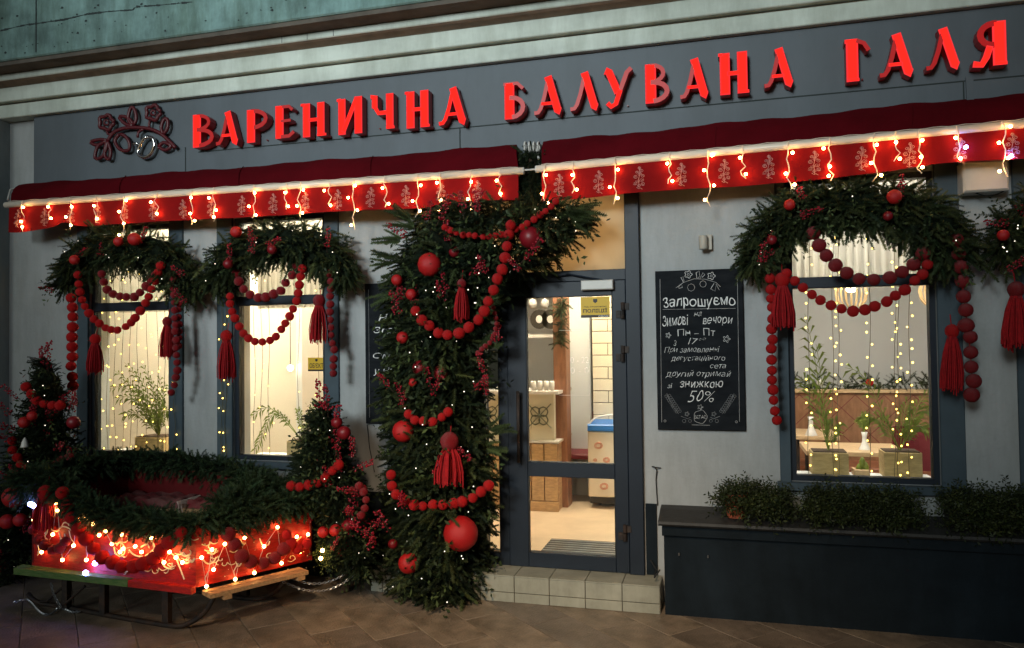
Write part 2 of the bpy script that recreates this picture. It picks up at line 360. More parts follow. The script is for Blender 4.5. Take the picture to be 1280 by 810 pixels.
def cloud(name, pts, dirs, sizes, templates, m, parent, tints=((.6, .8, .7), (2.0, 1.6, 1.1)), kind='stuff'):
    VV = []; TT = []; CC = []; base = 0; o0 = org(parent)
    for p, d, s in zip(pts, dirs, sizes):
        V, T = templates[rng.integers(len(templates))]
        d = d/(np.linalg.norm(d)+1e-9); u = rng.normal(size=3); a = np.cross(d, u); a /= np.linalg.norm(a)+1e-9; b = np.cross(d, a)
        W = p+s*(V[:, :1]*d+V[:, 1:2]*a+V[:, 2:3]*b); W[:, 2] -= .10*s*V[:, 0]**2
        VV.append(W-o0); TT.append(T+base); base += len(V)
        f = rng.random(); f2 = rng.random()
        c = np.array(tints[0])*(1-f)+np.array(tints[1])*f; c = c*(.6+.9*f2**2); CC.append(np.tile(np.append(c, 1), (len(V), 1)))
    VV = np.vstack(VV); TT = np.vstack(TT); CC = np.vstack(CC)
    me = bpy.data.meshes.new(name); me.vertices.add(len(VV)); me.vertices.foreach_set('co', VV.astype(np.float32).ravel())
    me.loops.add(len(TT)*3); me.loops.foreach_set('vertex_index', TT.astype(np.int32).ravel())
    me.polygons.add(len(TT)); me.polygons.foreach_set('loop_start', np.arange(0, len(TT)*3, 3, dtype=np.int32)); me.update(calc_edges=True)
    ca = me.color_attributes.new('tint', 'FLOAT_COLOR', 'POINT'); ca.data.foreach_set('color', CC.astype(np.float32).ravel())
    me.materials.append(m); o = bpy.data.objects.new(name, me); lin(o, parent); ORG[o.name] = o0
    if kind: o['kind'] = kind
    return o
def along(path, radii, n, down=.35, fwd=0.5, flat=.75, yback=None):
    """points round a thick path and outward directions"""
    P = [np.array(p, float) for p in path]; seg = [np.linalg.norm(P[i+1]-P[i]) for i in range(len(P)-1)]; c = np.cumsum([0]+seg)
    pts = []; dirs = []
    for _ in range(n):
        t = rng.random()*c[-1]; i = min(int(np.searchsorted(c, t)-1), len(P)-2); i = max(i, 0); f = (t-c[i])/seg[i]
        p = P[i]*(1-f)+P[i+1]*f; r = radii[i]*(1-f)+radii[i+1]*f; tg = (P[i+1]-P[i])/seg[i]
        u = rng.normal(size=3); u -= tg*(u@tg)*.6; u /= np.linalg.norm(u)
        k = r*rng.random()**.6
        q = p+u*k*np.array([1, flat, 1]); 
        if yback is not None: q[1] = min(q[1], yback)
        e = 1 if t > c[-1]*.5 else -1
        d = u*.9+rng.normal(size=3)*.35+tg*rng.uniform(-.5, fwd)*e+np.array([0, -.15, -down])
        pts.append(q-d/np.linalg.norm(d)*.03); dirs.append(d)
    return pts, dirs
def fill_rows(rows, Yc, dep, n, down=.2):
    """points inside a volume whose left and right edges are measured at several heights"""
    ys = np.array([r[0] for r in rows], float); w = np.diff(ys)*np.array([(rows[i][2]-rows[i][1]+rows[i+1][2]-rows[i+1][1])/2 for i in range(len(rows)-1)]); cw = np.cumsum(w)/w.sum()
    pts = []; dirs = []
    for _ in range(n):
        i = int(np.searchsorted(cw, rng.random())); f = rng.random(); y = ys[i]*(1-f)+ys[i+1]*f
        xl = rows[i][1]*(1-f)+rows[i+1][1]*f; xr = rows[i][2]*(1-f)+rows[i+1][2]*f; c = (xl+xr)/2; h = (xr-xl)/2-12
        u = rng.uniform(-1, 1); Y = Yc-dep*math.sqrt(max(0, 1-u*u))*rng.random()**.4
        p = at(c+u*h, y, Y)
        if p[2] > 2.74: p[1] = max(p[1], -.17)
        pts.append(p)
        dirs.append(np.array([u*.9+rng.normal()*.6, -(1-abs(u))*.7-.2+rng.normal()*.4, -down+rng.normal()*.55]))
    return pts, dirs
def sizes(n, a, b): return rng.uniform(a, b, n)
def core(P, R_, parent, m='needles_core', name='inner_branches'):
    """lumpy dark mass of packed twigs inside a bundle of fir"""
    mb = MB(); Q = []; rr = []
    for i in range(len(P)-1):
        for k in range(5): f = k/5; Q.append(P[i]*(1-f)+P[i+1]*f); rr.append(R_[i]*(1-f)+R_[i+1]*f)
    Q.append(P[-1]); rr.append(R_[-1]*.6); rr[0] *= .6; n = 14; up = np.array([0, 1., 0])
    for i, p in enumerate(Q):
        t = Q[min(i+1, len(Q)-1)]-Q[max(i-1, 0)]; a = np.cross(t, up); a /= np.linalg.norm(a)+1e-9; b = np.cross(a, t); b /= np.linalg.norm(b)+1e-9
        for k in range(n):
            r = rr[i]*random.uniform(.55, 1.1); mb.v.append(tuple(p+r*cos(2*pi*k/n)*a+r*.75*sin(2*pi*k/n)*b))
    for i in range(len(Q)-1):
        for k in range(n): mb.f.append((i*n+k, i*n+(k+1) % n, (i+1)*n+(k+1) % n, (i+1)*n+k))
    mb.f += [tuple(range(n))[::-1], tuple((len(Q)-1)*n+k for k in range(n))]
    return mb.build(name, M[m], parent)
def berry_mesh(seed):
    random.seed(seed); mb = MB(); stem = [(0, 0, 0), (.0, .0, .08), (.012, 0, .16), (.0, .0, .25)]
    for i in range(46):
        z = .05+.2*random.random(); a = random.random()*6.28; rr = random.uniform(.01, .038)*(1.2-z*2.2)
        c = (rr*cos(a)+.005, rr*sin(a), z+rr*.5); mb.ball(c, random.uniform(.0055, .009), 6, 4)
    me = bpy.data.meshes.new('berry_cluster'); me.from_pydata(mb.v, [], mb.f); me.materials.append(M['berry']); me.polygons.foreach_set('use_smooth', [True]*len(me.polygons))
    sb = MB(); sb.tube(stem, .002, 4); sb.tube([(0, 0, .06), (.02, 0, .12)], .0012, 3); sb.tube([(0, 0, .1), (-.02, .01, .16)], .0012, 3)
    ms = bpy.data.meshes.new('twig'); ms.from_pydata(sb.v, [], sb.f); ms.materials.append(M['bark'])
    return me, ms
BERRIES = [berry_mesh(s) for s in (1, 2, 3)]; random.seed(11)
def berry_spray(px, py, Y, parent, rot=(0, 0, 0), s=1.0):
    """a berry twig stuck in the foliage: twig part with its berries"""
    m, st = random.choice(BERRIES); p = at(px, py, Y)
    tw = inst('berry_twig', st, p, parent, (s, s, s), rot)
    b = bpy.data.objects.new('berries', m); lin(b, tw); b['kind'] = 'stuff'
    return tw
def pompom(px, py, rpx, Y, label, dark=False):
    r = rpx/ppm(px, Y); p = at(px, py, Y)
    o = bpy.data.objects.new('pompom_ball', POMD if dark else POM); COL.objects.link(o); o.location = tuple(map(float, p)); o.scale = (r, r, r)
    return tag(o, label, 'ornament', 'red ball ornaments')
DOT = sphere_mesh('light_dot', M['bulb_dot'], 6, 4)
def dots(parent, pts, r=.0045, name='micro_lights', m='bulb_dot'):
    mb = MB()
    for p in pts: mb.ball(p, r, 5, 4)
    return mb.build(name, M[m], parent, kind='stuff')

# ================================================================ THE SETTING
# pavement of diagonal slabs on a dark bed
pav = struct('pavement')
mb = MB(); mb.add([(-60, -40, -.012), (60, -40, -.012), (60, 30, -.012), (-60, 30, -.012)], [(0, 1, 2, 3)]); mb.build('ground_bed', M['grout'], pav)
A45 = rad(-43); ex = np.array([cos(A45), sin(A45)]); ey = np.array([-sin(A45), cos(A45)])
def paver_mesh(m):
    b = MB(); L, W, c = .597, .297, .0025
    b.add([(c, c, 0), (L-c, c, 0), (L-c, W-c, 0), (c, W-c, 0), (0, 0, -c), (L, 0, -c), (L, W, -c), (0, W, -c), (0, 0, -.03), (L, 0, -.03), (L, W, -.03), (0, W, -.03)],
          [(0, 1, 2, 3), (4, 5, 1, 0), (5, 6, 2, 1), (6, 7, 3, 2), (7, 4, 0, 3), (8, 9, 5, 4), (9, 10, 6, 5), (10, 11, 7, 6), (11, 8, 4, 7)])
    me = bpy.data.meshes.new('paver'); me.from_pydata(b.v, [], b.f); me.materials.append(m); return me
PV = [paver_mesh(M['paver']), paver_mesh(M['paver2'])]
far = MB(); cand = []
for i in range(-18, 20):
    for j in range(-30, 32):
        o2 = np.array([-2., -1.5])+ex*(i*.6+(.3 if j % 2 else 0))+ey*(j*.3)
        c2_ = o2+ex*.3+ey*.15
        if c2_[1] > .3 or c2_[1] < -5.5 or c2_[0] < -8.5 or c2_[0] > 4: continue
        v = np.array([c2_[0], c2_[1], 0])-CP; z = v@fw
        px = 640+F*(v@AR)/z if z > .3 else 9e9; py = 405-F*(v@AU)/z if z > .3 else 9e9
        cand.append((o2, -80 < px < 1370 and 650 < py < 900))
for o2, near in cand:
    if near: inst('paver', random.choice(PV), (o2[0], o2[1], random.uniform(-.0025, .0015)), pav, rot=(0, 0, A45))
    else:
        q = [o2, o2+ex*.595, o2+ex*.595+ey*.295, o2+ey*.295]; far.add([(a[0], a[1], 0) for a in q], [(0, 1, 2, 3)])
far.build('far_pavers', M['paver'], pav, kind='stuff')

# ---------------------------------------------------------------- building
B = thing('cafe_building', 'grey blue rendered cafe front with pale cornice under a concrete balcony slab', 'building', (-2, 0, 0))
XL, XR = -6.02, 3.4
def hole(xl, xr, yt, yb): 
    ym = (yt+yb)/2
    return at(xl, ym)[0], at(xr, ym)[0], at((xl+xr)/2, yb)[2], at((xl+xr)/2, yt)[2]
W1 = hole(112, 213, 262, 572); W2 = hole(292, 407, 255, 575); W3 = hole(985, 1171, 205, 605)
W4 = (1.86, 2.72, W3[2], W3[3])
W1 = (W1[0], W1[1], .86, 2.78); W2 = (W2[0], W2[1], .86, 2.78); W3 = (W3[0], W3[1], .84, 2.80); W4 = (1.93, 2.72, .84, 2.80)
DX0, DX1 = at(598, 500)[0], at(785, 500)[0]; DZ1 = at(712, 244)[2]; SZ = .18
DR = (DX0, at(803, 500)[0], 0, DZ1)
def wall_grid(mb, x0, x1, z0, z1, holes, y0, y1):
    xs = sorted({x0, x1, *[h[0] for h in holes], *[h[1] for h in holes]}); zs = sorted({z0, z1, *[h[2] for h in holes], *[h[3] for h in holes]})
    for i in range(len(xs)-1):
        for j in range(len(zs)-1):
            cx, cz = (xs[i]+xs[i+1])/2, (zs[j]+zs[j+1])/2
            if any(h[0] < cx < h[1] and h[2] < cz < h[3] for h in holes): continue
            for y, s in ((y0, 1), (y1, -1)):
                q = [(xs[i], y, zs[j]), (xs[i+1], y, zs[j]), (xs[i+1], y, zs[j+1]), (xs[i], y, zs[j+1])]
                mb.add(q if s > 0 else q[::-1], [(0, 1, 2, 3)])
    for h in holes:
        a, b, c, d = h
        mb.add([(a, y0, c), (a, y1, c), (a, y1, d), (a, y0, d)], [(0, 1, 2, 3)]); mb.add([(b, y0, c), (b, y1, c), (b, y1, d), (b, y0, d)], [(3, 2, 1, 0)])
        mb.add([(a, y0, d), (a, y1, d), (b, y1, d), (b, y0, d)], [(0, 1, 2, 3)]); mb.add([(a, y0, c), (a, y1, c), (b, y1, c), (b, y0, c)], [(3, 2, 1, 0)])
mb = MB(); wall_grid(mb, XL, XR, 0, 4.1, [W1, W2, W3, W4, DR], 0, .22)
mb.build('facade_wall', M['plaster'], B)
mb = MB(); mb.box(-9.5, XL, -.13, .3, 0, 3.86); mb.build('side_wall', M['plaster_side'], B)
mb = MB(); zj = at(20, 165, -.13)[2]; mb.box(-9.5, XL-.002, -.136, -.1301, zj-.9, zj-.885); mb.build('wall_seam', M['crack'], B)
# dark plinth
for a, b_ in ((XL, DR[0]-.02), (DR[1]+.01, at(822, 700)[0])):
    mb = MB(); mb.box(a, b_, -.02, -.001, 0, .655); mb.build('plinth', M['plinth'], B)
# fascia board
FX0 = at(42, 190, -.07)[0]; FT = 3.755
mb = MB(); mb.box(FX0, XR, -.07, -.001, 2.90, FT, .003); fb = mb.build('fascia_board', M['fascia'], B)
sz = 3.32
mb = MB(); mb.box(at(248, 190, -.07)[0], XR, -.0725, -.0701, sz-.004, sz+.004)
for px in (232, 575, 1206): x = at(px, 170, -.07)[0]; mb.box(x-.004, x+.004, -.0735, -.0726, 2.92, sz+(0.0 if px != 232 else .05))
mb.build('panel_joint', M['crack'], B)
mb = MB(); x = at(1209, 100, -.07)[0]; mb.box(x-.01, x+.03, -.085, -.0736, 2.95, sz+.02); mb.build('conduit', M['fascia'], B)
# cornice courses
def course(name, y0, z0, z1, m, back=.05, x0=-9.5):
    b = MB(); b.box(x0, XR, y0, back, z0, z1, .006 if y0 < -.1 else 0); return b.build(name, m, B)
course('cornice_course', -.12, FT+.004, 3.872, M['cornice'], -.002)
course('cornice_joint', -.10, 3.872, 3.886, M['groove'], -.002)
course('cornice_course', -.16, 3.886, 4.006, M['cornice'], -.002)
mb = MB(); mb.prism([(0, 0)], 0, 0) if False else None
prof = [(-.16, 4.0062), (-.175, 4.012), (-.2, 4.016), (-.23, 4.018), (-.25, 4.026), (-.002, 4.026)]
mb.add([(-9.5, y, z) for y, z in prof]+[(XR, y, z) for y, z in prof], [(0, 1, 2, 3, 4, 5), (11, 10, 9, 8, 7, 6)]+[(i, 6+i, 6+(i+1) % 6, (i+1) % 6) for i in range(6)])
mb.build('cornice_cove', M['groove'], B)
course('cornice_course', -.26, 4.0262, 4.078, M['cornice'], -.002)
for px in (97, 192, 290): 
    b = MB(); x = at(320+px/3*1.0, 40, -.26)[0]; b.box(x-.002, x+.002, -.2615, -.2602, 4.03, 4.075); b.build('cornice_crack', M['crack'], B)
mb = MB(); mb.box(-9.5, XR, -.41, .3, 4.0785, 4.11); mb.build('soffit', M['soffit'], B)
mb = MB(); mb.box(-9.5, XR, -.43, .3, 4.1102, 5.3, .01); bs = mb.build('balcony_slab', M['concrete'], B)
# cracks and pits in the slab edge
mb = MB(); pts = [at(x, y, -.435) for x, y in ((0, 38), (30, 31), (46, 29), (80, 24), (110, 17), (135, 14), (165, 12), (170, 8), (200, 6), (240, 2))]
for i in range(len(pts)-1):
    p, q = pts[i], pts[i+1]; n_ = 6
    for k in range(n_):
        a = p+(q-p)*k/n_; c = p+(q-p)*(k+1)/n_; h = random.uniform(.002, .010); mb.add([(a[0], -.432, a[2]-h), (c[0], -.432, c[2]-h), (c[0], -.432, c[2]+h*.5), (a[0], -.432, a[2]+h)], [(0, 1, 2, 3)])
a = at(44, 0, -.435)[0]; mb.add([(a, -.4325, 4.14), (a+.012, -.4325, 4.14), (a+.012, -.4325, 5.2), (a, -.4325, 5.2)], [(0, 1, 2, 3)])
mb.build('surface_crack', M['crack'], B)
mb = MB()
for i in range(70):
    x = random.uniform(-5.8, -2.8); z = random.uniform(4.13, 4.5); r = random.uniform(.004, .015)
    n_ = 7; vs = [(x+r*random.uniform(.5, 1.3)*cos(2*pi*k/n_), -.4322-.00001*i, z+r*.7*random.uniform(.5, 1.3)*sin(2*pi*k/n_)) for k in range(n_)]; mb.add(vs, [tuple(range(n_))])
mb.build('surface_pits', M['crack'], B, kind='stuff')

# windows
def window(h, idx, transom_z, px_trimL, px_trimR):
    a, b, c, d = h; fr = MB(); fw_ = .035
    wn = MB(); y0, y1 = .02, .09
    wn.box(a, a+fw_, y0, y1, c, d); wn.box(b-fw_, b, y0, y1, c, d); wn.box(a+fw_, b-fw_, y0, y1, d-fw_, d); wn.box(a+fw_, b-fw_, y0, y1, c, c+fw_)
    w_ = wn.build('window', M['frame'], B)
    t = MB(); t.box(a+fw_, b-fw_, y0-.012, y1-.01, transom_z-.036, transom_z+.036, .004); t.build('transom_bar', M['frame'], w_)
    g = MB(); g.box(a+fw_, b-fw_, .05, .056, c+fw_, transom_z-.0361); g.build('pane', M['glass'], w_)
    g = MB(); g.box(a+fw_, b-fw_, .05, .056, transom_z+.0361, d-fw_); g.build('pane', M['glass'], w_)
    tl, tr = px_trimL, px_trimR
    s = MB(); s.box(tl, a-.001, -.022, .06, c-.06, d+.12, .004); s.build('trim', M['trim'], w_)
    s = MB(); s.box(b+.001, tr, -.022, .06, c-.06, d+.12, .004); s.build('trim', M['trim'], w_)
    s = MB(); s.box(tl-.02, tr+.02, -.06, .1, c-.055, c-.002, .005); s.build('sill', M['trim'], w_)
    s = MB(); s.box(a-.02, b+.02, .221, .42, c-.045, c+.0); s.build('inner_sill', M['room_white'], w_)
    return w_
window(W1, 1, at(160, 383)[2], at(98, 480)[0], at(230, 480)[0])
window(W2, 2, at(350, 375)[2], at(273, 480)[0], at(425, 480)[0])
window(W3, 3, at(1080, 351)[2], at(973, 480)[0], at(1204, 480)[0])
window(W4, 4, at(1080, 351)[2], at(1272, 500)[0], 2.82)
# curtain headings in the upper lights
for h in (W1, W2, W3):
    mb = MB(); n_ = 90; top = h[3]; bot = (at(160, 385)[2] if h is not W3 else at(1080, 352)[2])
    vs = []; 
    for i in range(n_+1):
        x = h[0]+.02+(h[1]-h[0]-.04)*i/n_; y = .30+.018*sin(i*1.05)+.006*sin(i*2.7); vs += [(x, y, bot-.02), (x, y*1.0, top)]
    mb.add(vs, [(2*i, 2*i+2, 2*i+3, 2*i+1) for i in range(n_)]); mb.build('net_curtain', M['curtain'], B, smooth=True)

# door set: frame, side light, transom board, leaf
dz0 = at(712, 712)[2]
fz = at(705, 347)[2]
mb = MB(); x1 = at(785, 500)[0]; x2 = DR[1]
mb.box(x1, x2, -.05, .10, .0+SZ, DZ1+.0, .004); mb.build('door_post', M['frame'], B)
mb = MB(); xa = at(627, 500)[0]
mb.box(DX0, x1-.001, -.02, .09, fz-.03, fz+.045, .003); mb.box(xa-.02, xa+.055, -.02, .09, dz0, fz-.031, .003); mb.box(DX0, DX0+.05, -.02, .09, dz0, fz-.031, .003); mb.box(DX0+.0501, xa-.0201, -.02, .09, dz0, dz0+.09, .003)
mb.box(DX0, x1-.001, -.015, .09, DZ1-.012, DZ1-.0005)
dfm = mb.build('door_frame', M['frame'], B)
g = MB(); g.box(DX0+.051, xa-.021, .03, .036, dz0+.091, fz-.0311); g.build('side_light', M['glass'], dfm)
g = MB(); g.box(DX0, x1-.001, .02, .07, fz+.0452, DZ1-.0125); tp = g.build('transom_board', M['amber'], dfm)
# leaf
lx0, lx1 = xa+.057, x1-.003; lz0, lz1 = dz0+.012, fz-.033
gl0, gl1 = at(660, 500)[0], at(768, 500)[0]
ga, gb = at(714, 371)[2], at(714, 578)[2]; gc, gd = at(714, 596)[2], at(714, 692)[2]
mb = MB()
for q in ((lx0, gl0, lz0, lz1), (gl1, lx1, lz0, lz1), (gl0+.0004, gl1-.0004, ga, lz1), (gl0+.0004, gl1-.0004, gc, gb), (gl0+.0004, gl1-.0004, lz0, gd)):
    mb.box(q[0], q[1], -.035, .03, q[2], q[3], .003)
leaf = mb.build('door', M['frame'], B)
for a_, b_, nm in ((gb, ga, 'pane'), (gd, gc, 'pane')):
    g = MB(); g.box(gl0, gl1, -.004, .004, a_, b_); g.build(nm, M['glass'], leaf)
mb = MB(); e = .007
for a_, b_ in ((gb, ga), (gd, gc)):
    mb.box(gl0, gl0+e, -.03, -.005, a_, b_); mb.box(gl1-e, gl1, -.03, -.005, a_, b_)
mb.build('glazing_bead', M['wire_dark'], leaf, kind='stuff')
mb = MB(); hx = at(652, 530)[0]; t_, b_ = at(652, 488)[2], at(652, 576)[2]; mb.tube([(hx, -.09, b_), (hx, -.09, t_)], .012, 10); mb.tube([(hx, -.036, t_-.05), (hx, -.088, t_-.05)], .008, 8); mb.tube([(hx, -.036, b_+.05), (hx, -.088, b_+.05)], .008, 8); mb.build('handle', M['black_iron'], leaf, smooth=True)
for px, py in ((778, 388), (778, 442), (781, 666)):
    mb = MB(); p = at(px, py, -.05); mb.tube([p+np.array([0, -.008, -.055]), p+np.array([0, -.008, -.003])], .014, 10); mb.tube([p+np.array([.004, -.008, .003]), p+np.array([.004, -.008, .055])], .014, 10); mb.box(p[0]-.045, p[0]-.012, -.048, -.036, p[2]-.05, p[2]+.0); mb.box(p[0]+.012, p[0]+.045, -.058, -.051, p[2]+.005, p[2]+.05); mb.build('hinge', M['black_iron'], leaf)
mb = MB(); pbox(mb, 726, 766, 350, 362, -.09, -.036, .006); cl = mb.build('door_closer', M['white_metal'], leaf)
mb = MB(); p = at(755, 350, -.07); q = at(712, 343, -.045); r_ = at(690, 347, -.03); mb.tube([p, q, r_], .006, 6); mb.build('closer_arm', M['frame'], cl)
mb = MB(); pbox(mb, 640, 785, 705, 712, -.012, -.002); mb.build('threshold', M['steel'], leaf)

# text
def text_mesh(body, shear=0, extrude=0, bold=0):
    c = bpy.data.curves.new('lettering', 'FONT'); c.body = body; c.shear = shear; c.extrude = extrude; c.offset = bold; c.resolution_u = 3
    o = bpy.data.objects.new('lettering_source', c); COL.objects.link(o); bpy.context.view_layer.update()
    me = bpy.data.meshes.new_from_object(o.evaluated_get(bpy.context.evaluated_depsgraph_get())); bpy.data.objects.remove(o); bpy.data.curves.remove(c)
    return me
def put_text(body, xl, xr, yt, yb, Y, m, parent, shear=0, bold=0, name='lettering', slope=True, depth=.0015):
    me = text_mesh(body, shear, 0, bold); V = np.array([v.co[:] for v in me.vertices])
    a, b_ = V[:, :2].min(0), V[:, :2].max(0); u = (V[:, 0]-a[0])/(b_[0]-a[0]); v = (V[:, 1]-a[1])/(b_[1]-a[1])
    xm = (xl+xr)/2; ym = (yt+yb)/2; X0, X1 = at(xl, ym, Y)[0], at(xr, ym, Y)[0]; Z0, Z1 = at(xm, yb, Y)[2], at(xm, yt, Y)[2]; o0 = org(parent)
    if name == 'chalk_writing':
        q = (X1-X0)/(Z1-Z0); ph = len(body)*1.7; u0, v0 = u.copy(), v.copy(); x = u0*q
        u = u0+(.05*np.sin(x*3.1+ph)*(v0-.5)+.035*np.sin(v0*6.5+x*5+ph)+.03*np.sin(x*4.3+ph*2))/q
        v = v0+.06*np.sin(x*2.3+ph)+.05*np.sin(x*6.1+ph)*v0
    nv = [(X0+(X1-X0)*s-o0[0], Y-o0[1], Z0+(Z1-Z0)*t-o0[2]) for s, t in zip(u, v)]
    me.vertices.foreach_set('co', np.array(nv, np.float32).ravel()); me.materials.clear(); me.materials.append(m); me.update()
    o = bpy.data.objects.new(name, me); lin(o, parent); ORG[o.name] = o0; return o
put_text('ВАРЕНИЧНА', 634, 713, 297, 308, .0175, M['ink'], tp); put_text('БАЛУВАНА', 640, 705, 311, 321, .0175, M['ink'], tp); put_text('ГАЛЯ', 655, 690, 324, 333, .0175, M['ink'], tp)
# police sticker behind the door glass, and one in the second window
def sticker(xl, xr, yt, yb, Y, label):
    h = yb-yt; mb = MB(); pbox(mb, xl, xr, yt, yb-h*.13, Y, Y+.001); o = mb.build('sticker', M['yellow']); tag(o, label, 'sticker', 'yellow warning stickers'); 
    mb = MB(); pbox(mb, xl, xr, yb-h*.128, yb, Y, Y+.001); mb.build('lower_band', M['sticker_black'], o)
    xm = (xl+xr)/2; w_ = xr-xl; mb = MB(); c = at(xm, yt+h*.2, Y-.0015); k = h*.10/ppm(xm, Y); mb.add([(c[0]-k, c[1], c[2]+k), (c[0]+k, c[1], c[2]+k), (c[0]+k, c[1], c[2]-k*.3), (c[0], c[1], c[2]-k*1.1), (c[0]-k, c[1], c[2]-k*.3)], [(0, 1, 2, 3, 4)]); mb.build('shield', M['sticker_black'], o)
    return o
st = sticker(726, 762, 371, 397, -.0065, 'yellow police notice in the upper right corner of the glass door')
put_text('під охороною', 730, 758, 382, 384.5, -.0085, M['sticker_black'], st); put_text('ПОЛІЦІЇ', 729, 759, 385, 391.5, -.0085, M['sticker_black'], st, bold=.02)
put_text('0800', 748, 760, 394.2, 396.3, -.0085, M['chalk'], st)
st = sticker(385, 406, 447, 464, .0485, 'yellow notice at the right edge of the window behind the sleigh')
put_text('ОБ\'ЄКТ', 387, 404, 454, 460, .0465, M['sticker_black'], st, bold=.01)
dv = put_text('0 - 22', 713, 736, 446, 454, -.0055, M['chalk'], None, name='vinyl_lettering'); tag(dv, 'opening hours in pale vinyl numerals on the door glass', 'lettering')
put_text('0 - 0', 713, 736, 459, 467, -.0055, M['chalk'], dv)
mb = MB()
for a, b_ in (((699, 413), (737, 413)), ((737, 413), (737, 494)), ((737, 494), (699, 494))):
    p, q = at(*a, -.0055), at(*b_, -.0055); mb.tube([p, q], .0012, 4)
mb.build('outline', M['chalk'], dv)

# ---------------------------------------------------------------- rooms behind the glass
FLZ = .185; CZ = 3.0
rm = MB(); rm.box(-9, 4, .221, 6, FLZ-.02, FLZ); rm.build('room_floor', M['room_floor'], B)
rm = MB(); rm.box(-9, 4, .221, 6, CZ, CZ+.05); rm.build('room_ceiling', M['room_white'], B)
rm = MB(); rm.box(-9, -2.55, 1.35, 1.45, FLZ+.001, CZ-.001); rm.build('room_wall', M['room'], B)
rm = MB(); rm.box(-9, -8.9, .222, 1.349, FLZ+.001, CZ-.001); rm.build('room_wall', M['room'], B)
rm = MB(); p = at(374, 480, 1.0)[0]; rm.box(p, p+.06, .95, 1.349, FLZ+.001, CZ-.001); rm.build('room_pier', M['room_white'], B)
rm = MB(); rm.box(-2.54, -2.46, .222, 1.45, FLZ+.001, CZ-.001); rm.build('room_wall', M['oak_light'], B)
rm = MB(); rm.box(-2.5, 0.03, 4.2, 4.3, FLZ+.001, CZ-.001); rm.build('room_wall', M['room_white'], B)
rm = MB(); rm.box(-.25, -.13, .222, 4.199, FLZ+.001, CZ-.001); rm.build('room_wall', M['room_white'], B)
rm = MB(); rm.box(-.12, 4, 3.4, 3.5, FLZ+.001, CZ-.001); rm.build('room_wall', M['room_white'], B)
rm = MB(); rm.box(3.9, 4, .222, 3.399, FLZ+.001, CZ-.001); rm.build('room_wall', M['room_white'], B)
# ceiling lamps in the rooms
def ceiling_lamp(x, y, sx, sy, label, e, col=(1, .80, .56)):
    t = thing('ceiling_lamp', label, 'lamp', (x, y, CZ), 'ceiling lamps inside the cafe')
    b = MB(); b.box(x-sx/2, x+sx/2, y-sy/2, y+sy/2, CZ-.04, CZ-.001); b.build('lamp_housing', M['white_metal'], t)
    b = MB(); b.box(x-sx/2+.01, x+sx/2-.01, y-sy/2+.01, y+sy/2-.01, CZ-.045, CZ-.0402); b.build('diffuser', emis('diffuser', (1, .84, .62) if col[1] < .85 else col, e), t)
ceiling_lamp(-4.9, .62, 1.0, .3, 'flat ceiling lamp above the potted palm behind the leftmost window', 72)
ceiling_lamp(-3.4, .62, 1.0, .3, 'flat ceiling lamp behind the window above the sleigh', 72)
ceiling_lamp(-1.3, 1.6, 1.0, .5, 'flat ceiling lamp in the entrance behind the glass door', 56)
ceiling_lamp(.9, .75, 1.2, .4, 'flat ceiling lamp over the dining tables behind the right window', 40, (1, .9, .8))

# palms and sill things
LW = .0085
def palm_fronds(parent, root, fr, m='palm', L=.09):
    mb = MB(); V = []
    for tip, sag, nl in fr:
        root_ = np.array(root); tip = np.array(tip); d = tip-root_; mid = root_+d*.55+np.array([0, 0, sag]); P = smooth_path([root_, mid, tip], np.linalg.norm(d)/13)
        mb.tube(P, [.004*(1-.7*i/len(P)) for i in range(len(P))], 4, cap=False)
        for i in range(len(P)//4, len(P)-1):
            t = P[i+1]-P[i]; t /= np.linalg.norm(t)+1e-9; l = nl*1.7*(1-.75*abs(i/len(P)-.5))*random.uniform(.75, 1.15)
            s = np.cross(t, [0, 1, 0]); s /= np.linalg.norm(s)+1e-9
            for sg in (-1, 1):
                e = P[i]+(s*sg*.55+t*.8)*l*.55+np.array([0, random.uniform(-.01, .01), -.02*l]); e2 = e+(s*sg*.45+t*.45)*l*.5+np.array([0, random.uniform(-.02, .02), -.32*l])
                w_ = np.cross(e-P[i], [0, 1, 0]); w_ = w_/(np.linalg.norm(w_)+1e-9)*LW
                mb.add([P[i], e+w_, e-w_, e2], [(0, 1, 2), (1, 3, 2)])
    return mb.build('fronds', M[m], parent)
def sill_box(xl, xr, yt, yb, Y, label, fr, nl, planks=3):
    a, b_ = at(xl, yt, Y)[0], at(xr, yt, Y)[0]; z1, z0 = at((xl+xr)/2, yt, Y)[2], at((xl+xr)/2, yb, Y)[2]
    t = thing('potted_palm', label, 'potted plant', ((a+b_)/2, Y, z0), 'palms in wooden boxes behind the windows')
    bx_ = MB(); bx_.box(a, b_, Y, Y+(b_-a)*.8, z0, z1, .004); bx_.build('planter_box', M['pine_box'], t)
    so = MB(); so.box(a+.01, b_-.01, Y+.01, Y+(b_-a)*.8-.01, z1+.0005, z1+.006); so.build('soil', M['bark'], t)
    c = ((a+b_)/2, Y+(b_-a)*.4, z1); palm_fronds(t, c, [(at(x, y, Y+dy), sg, nl) for x, y, dy, sg in fr], L=nl)
    return t
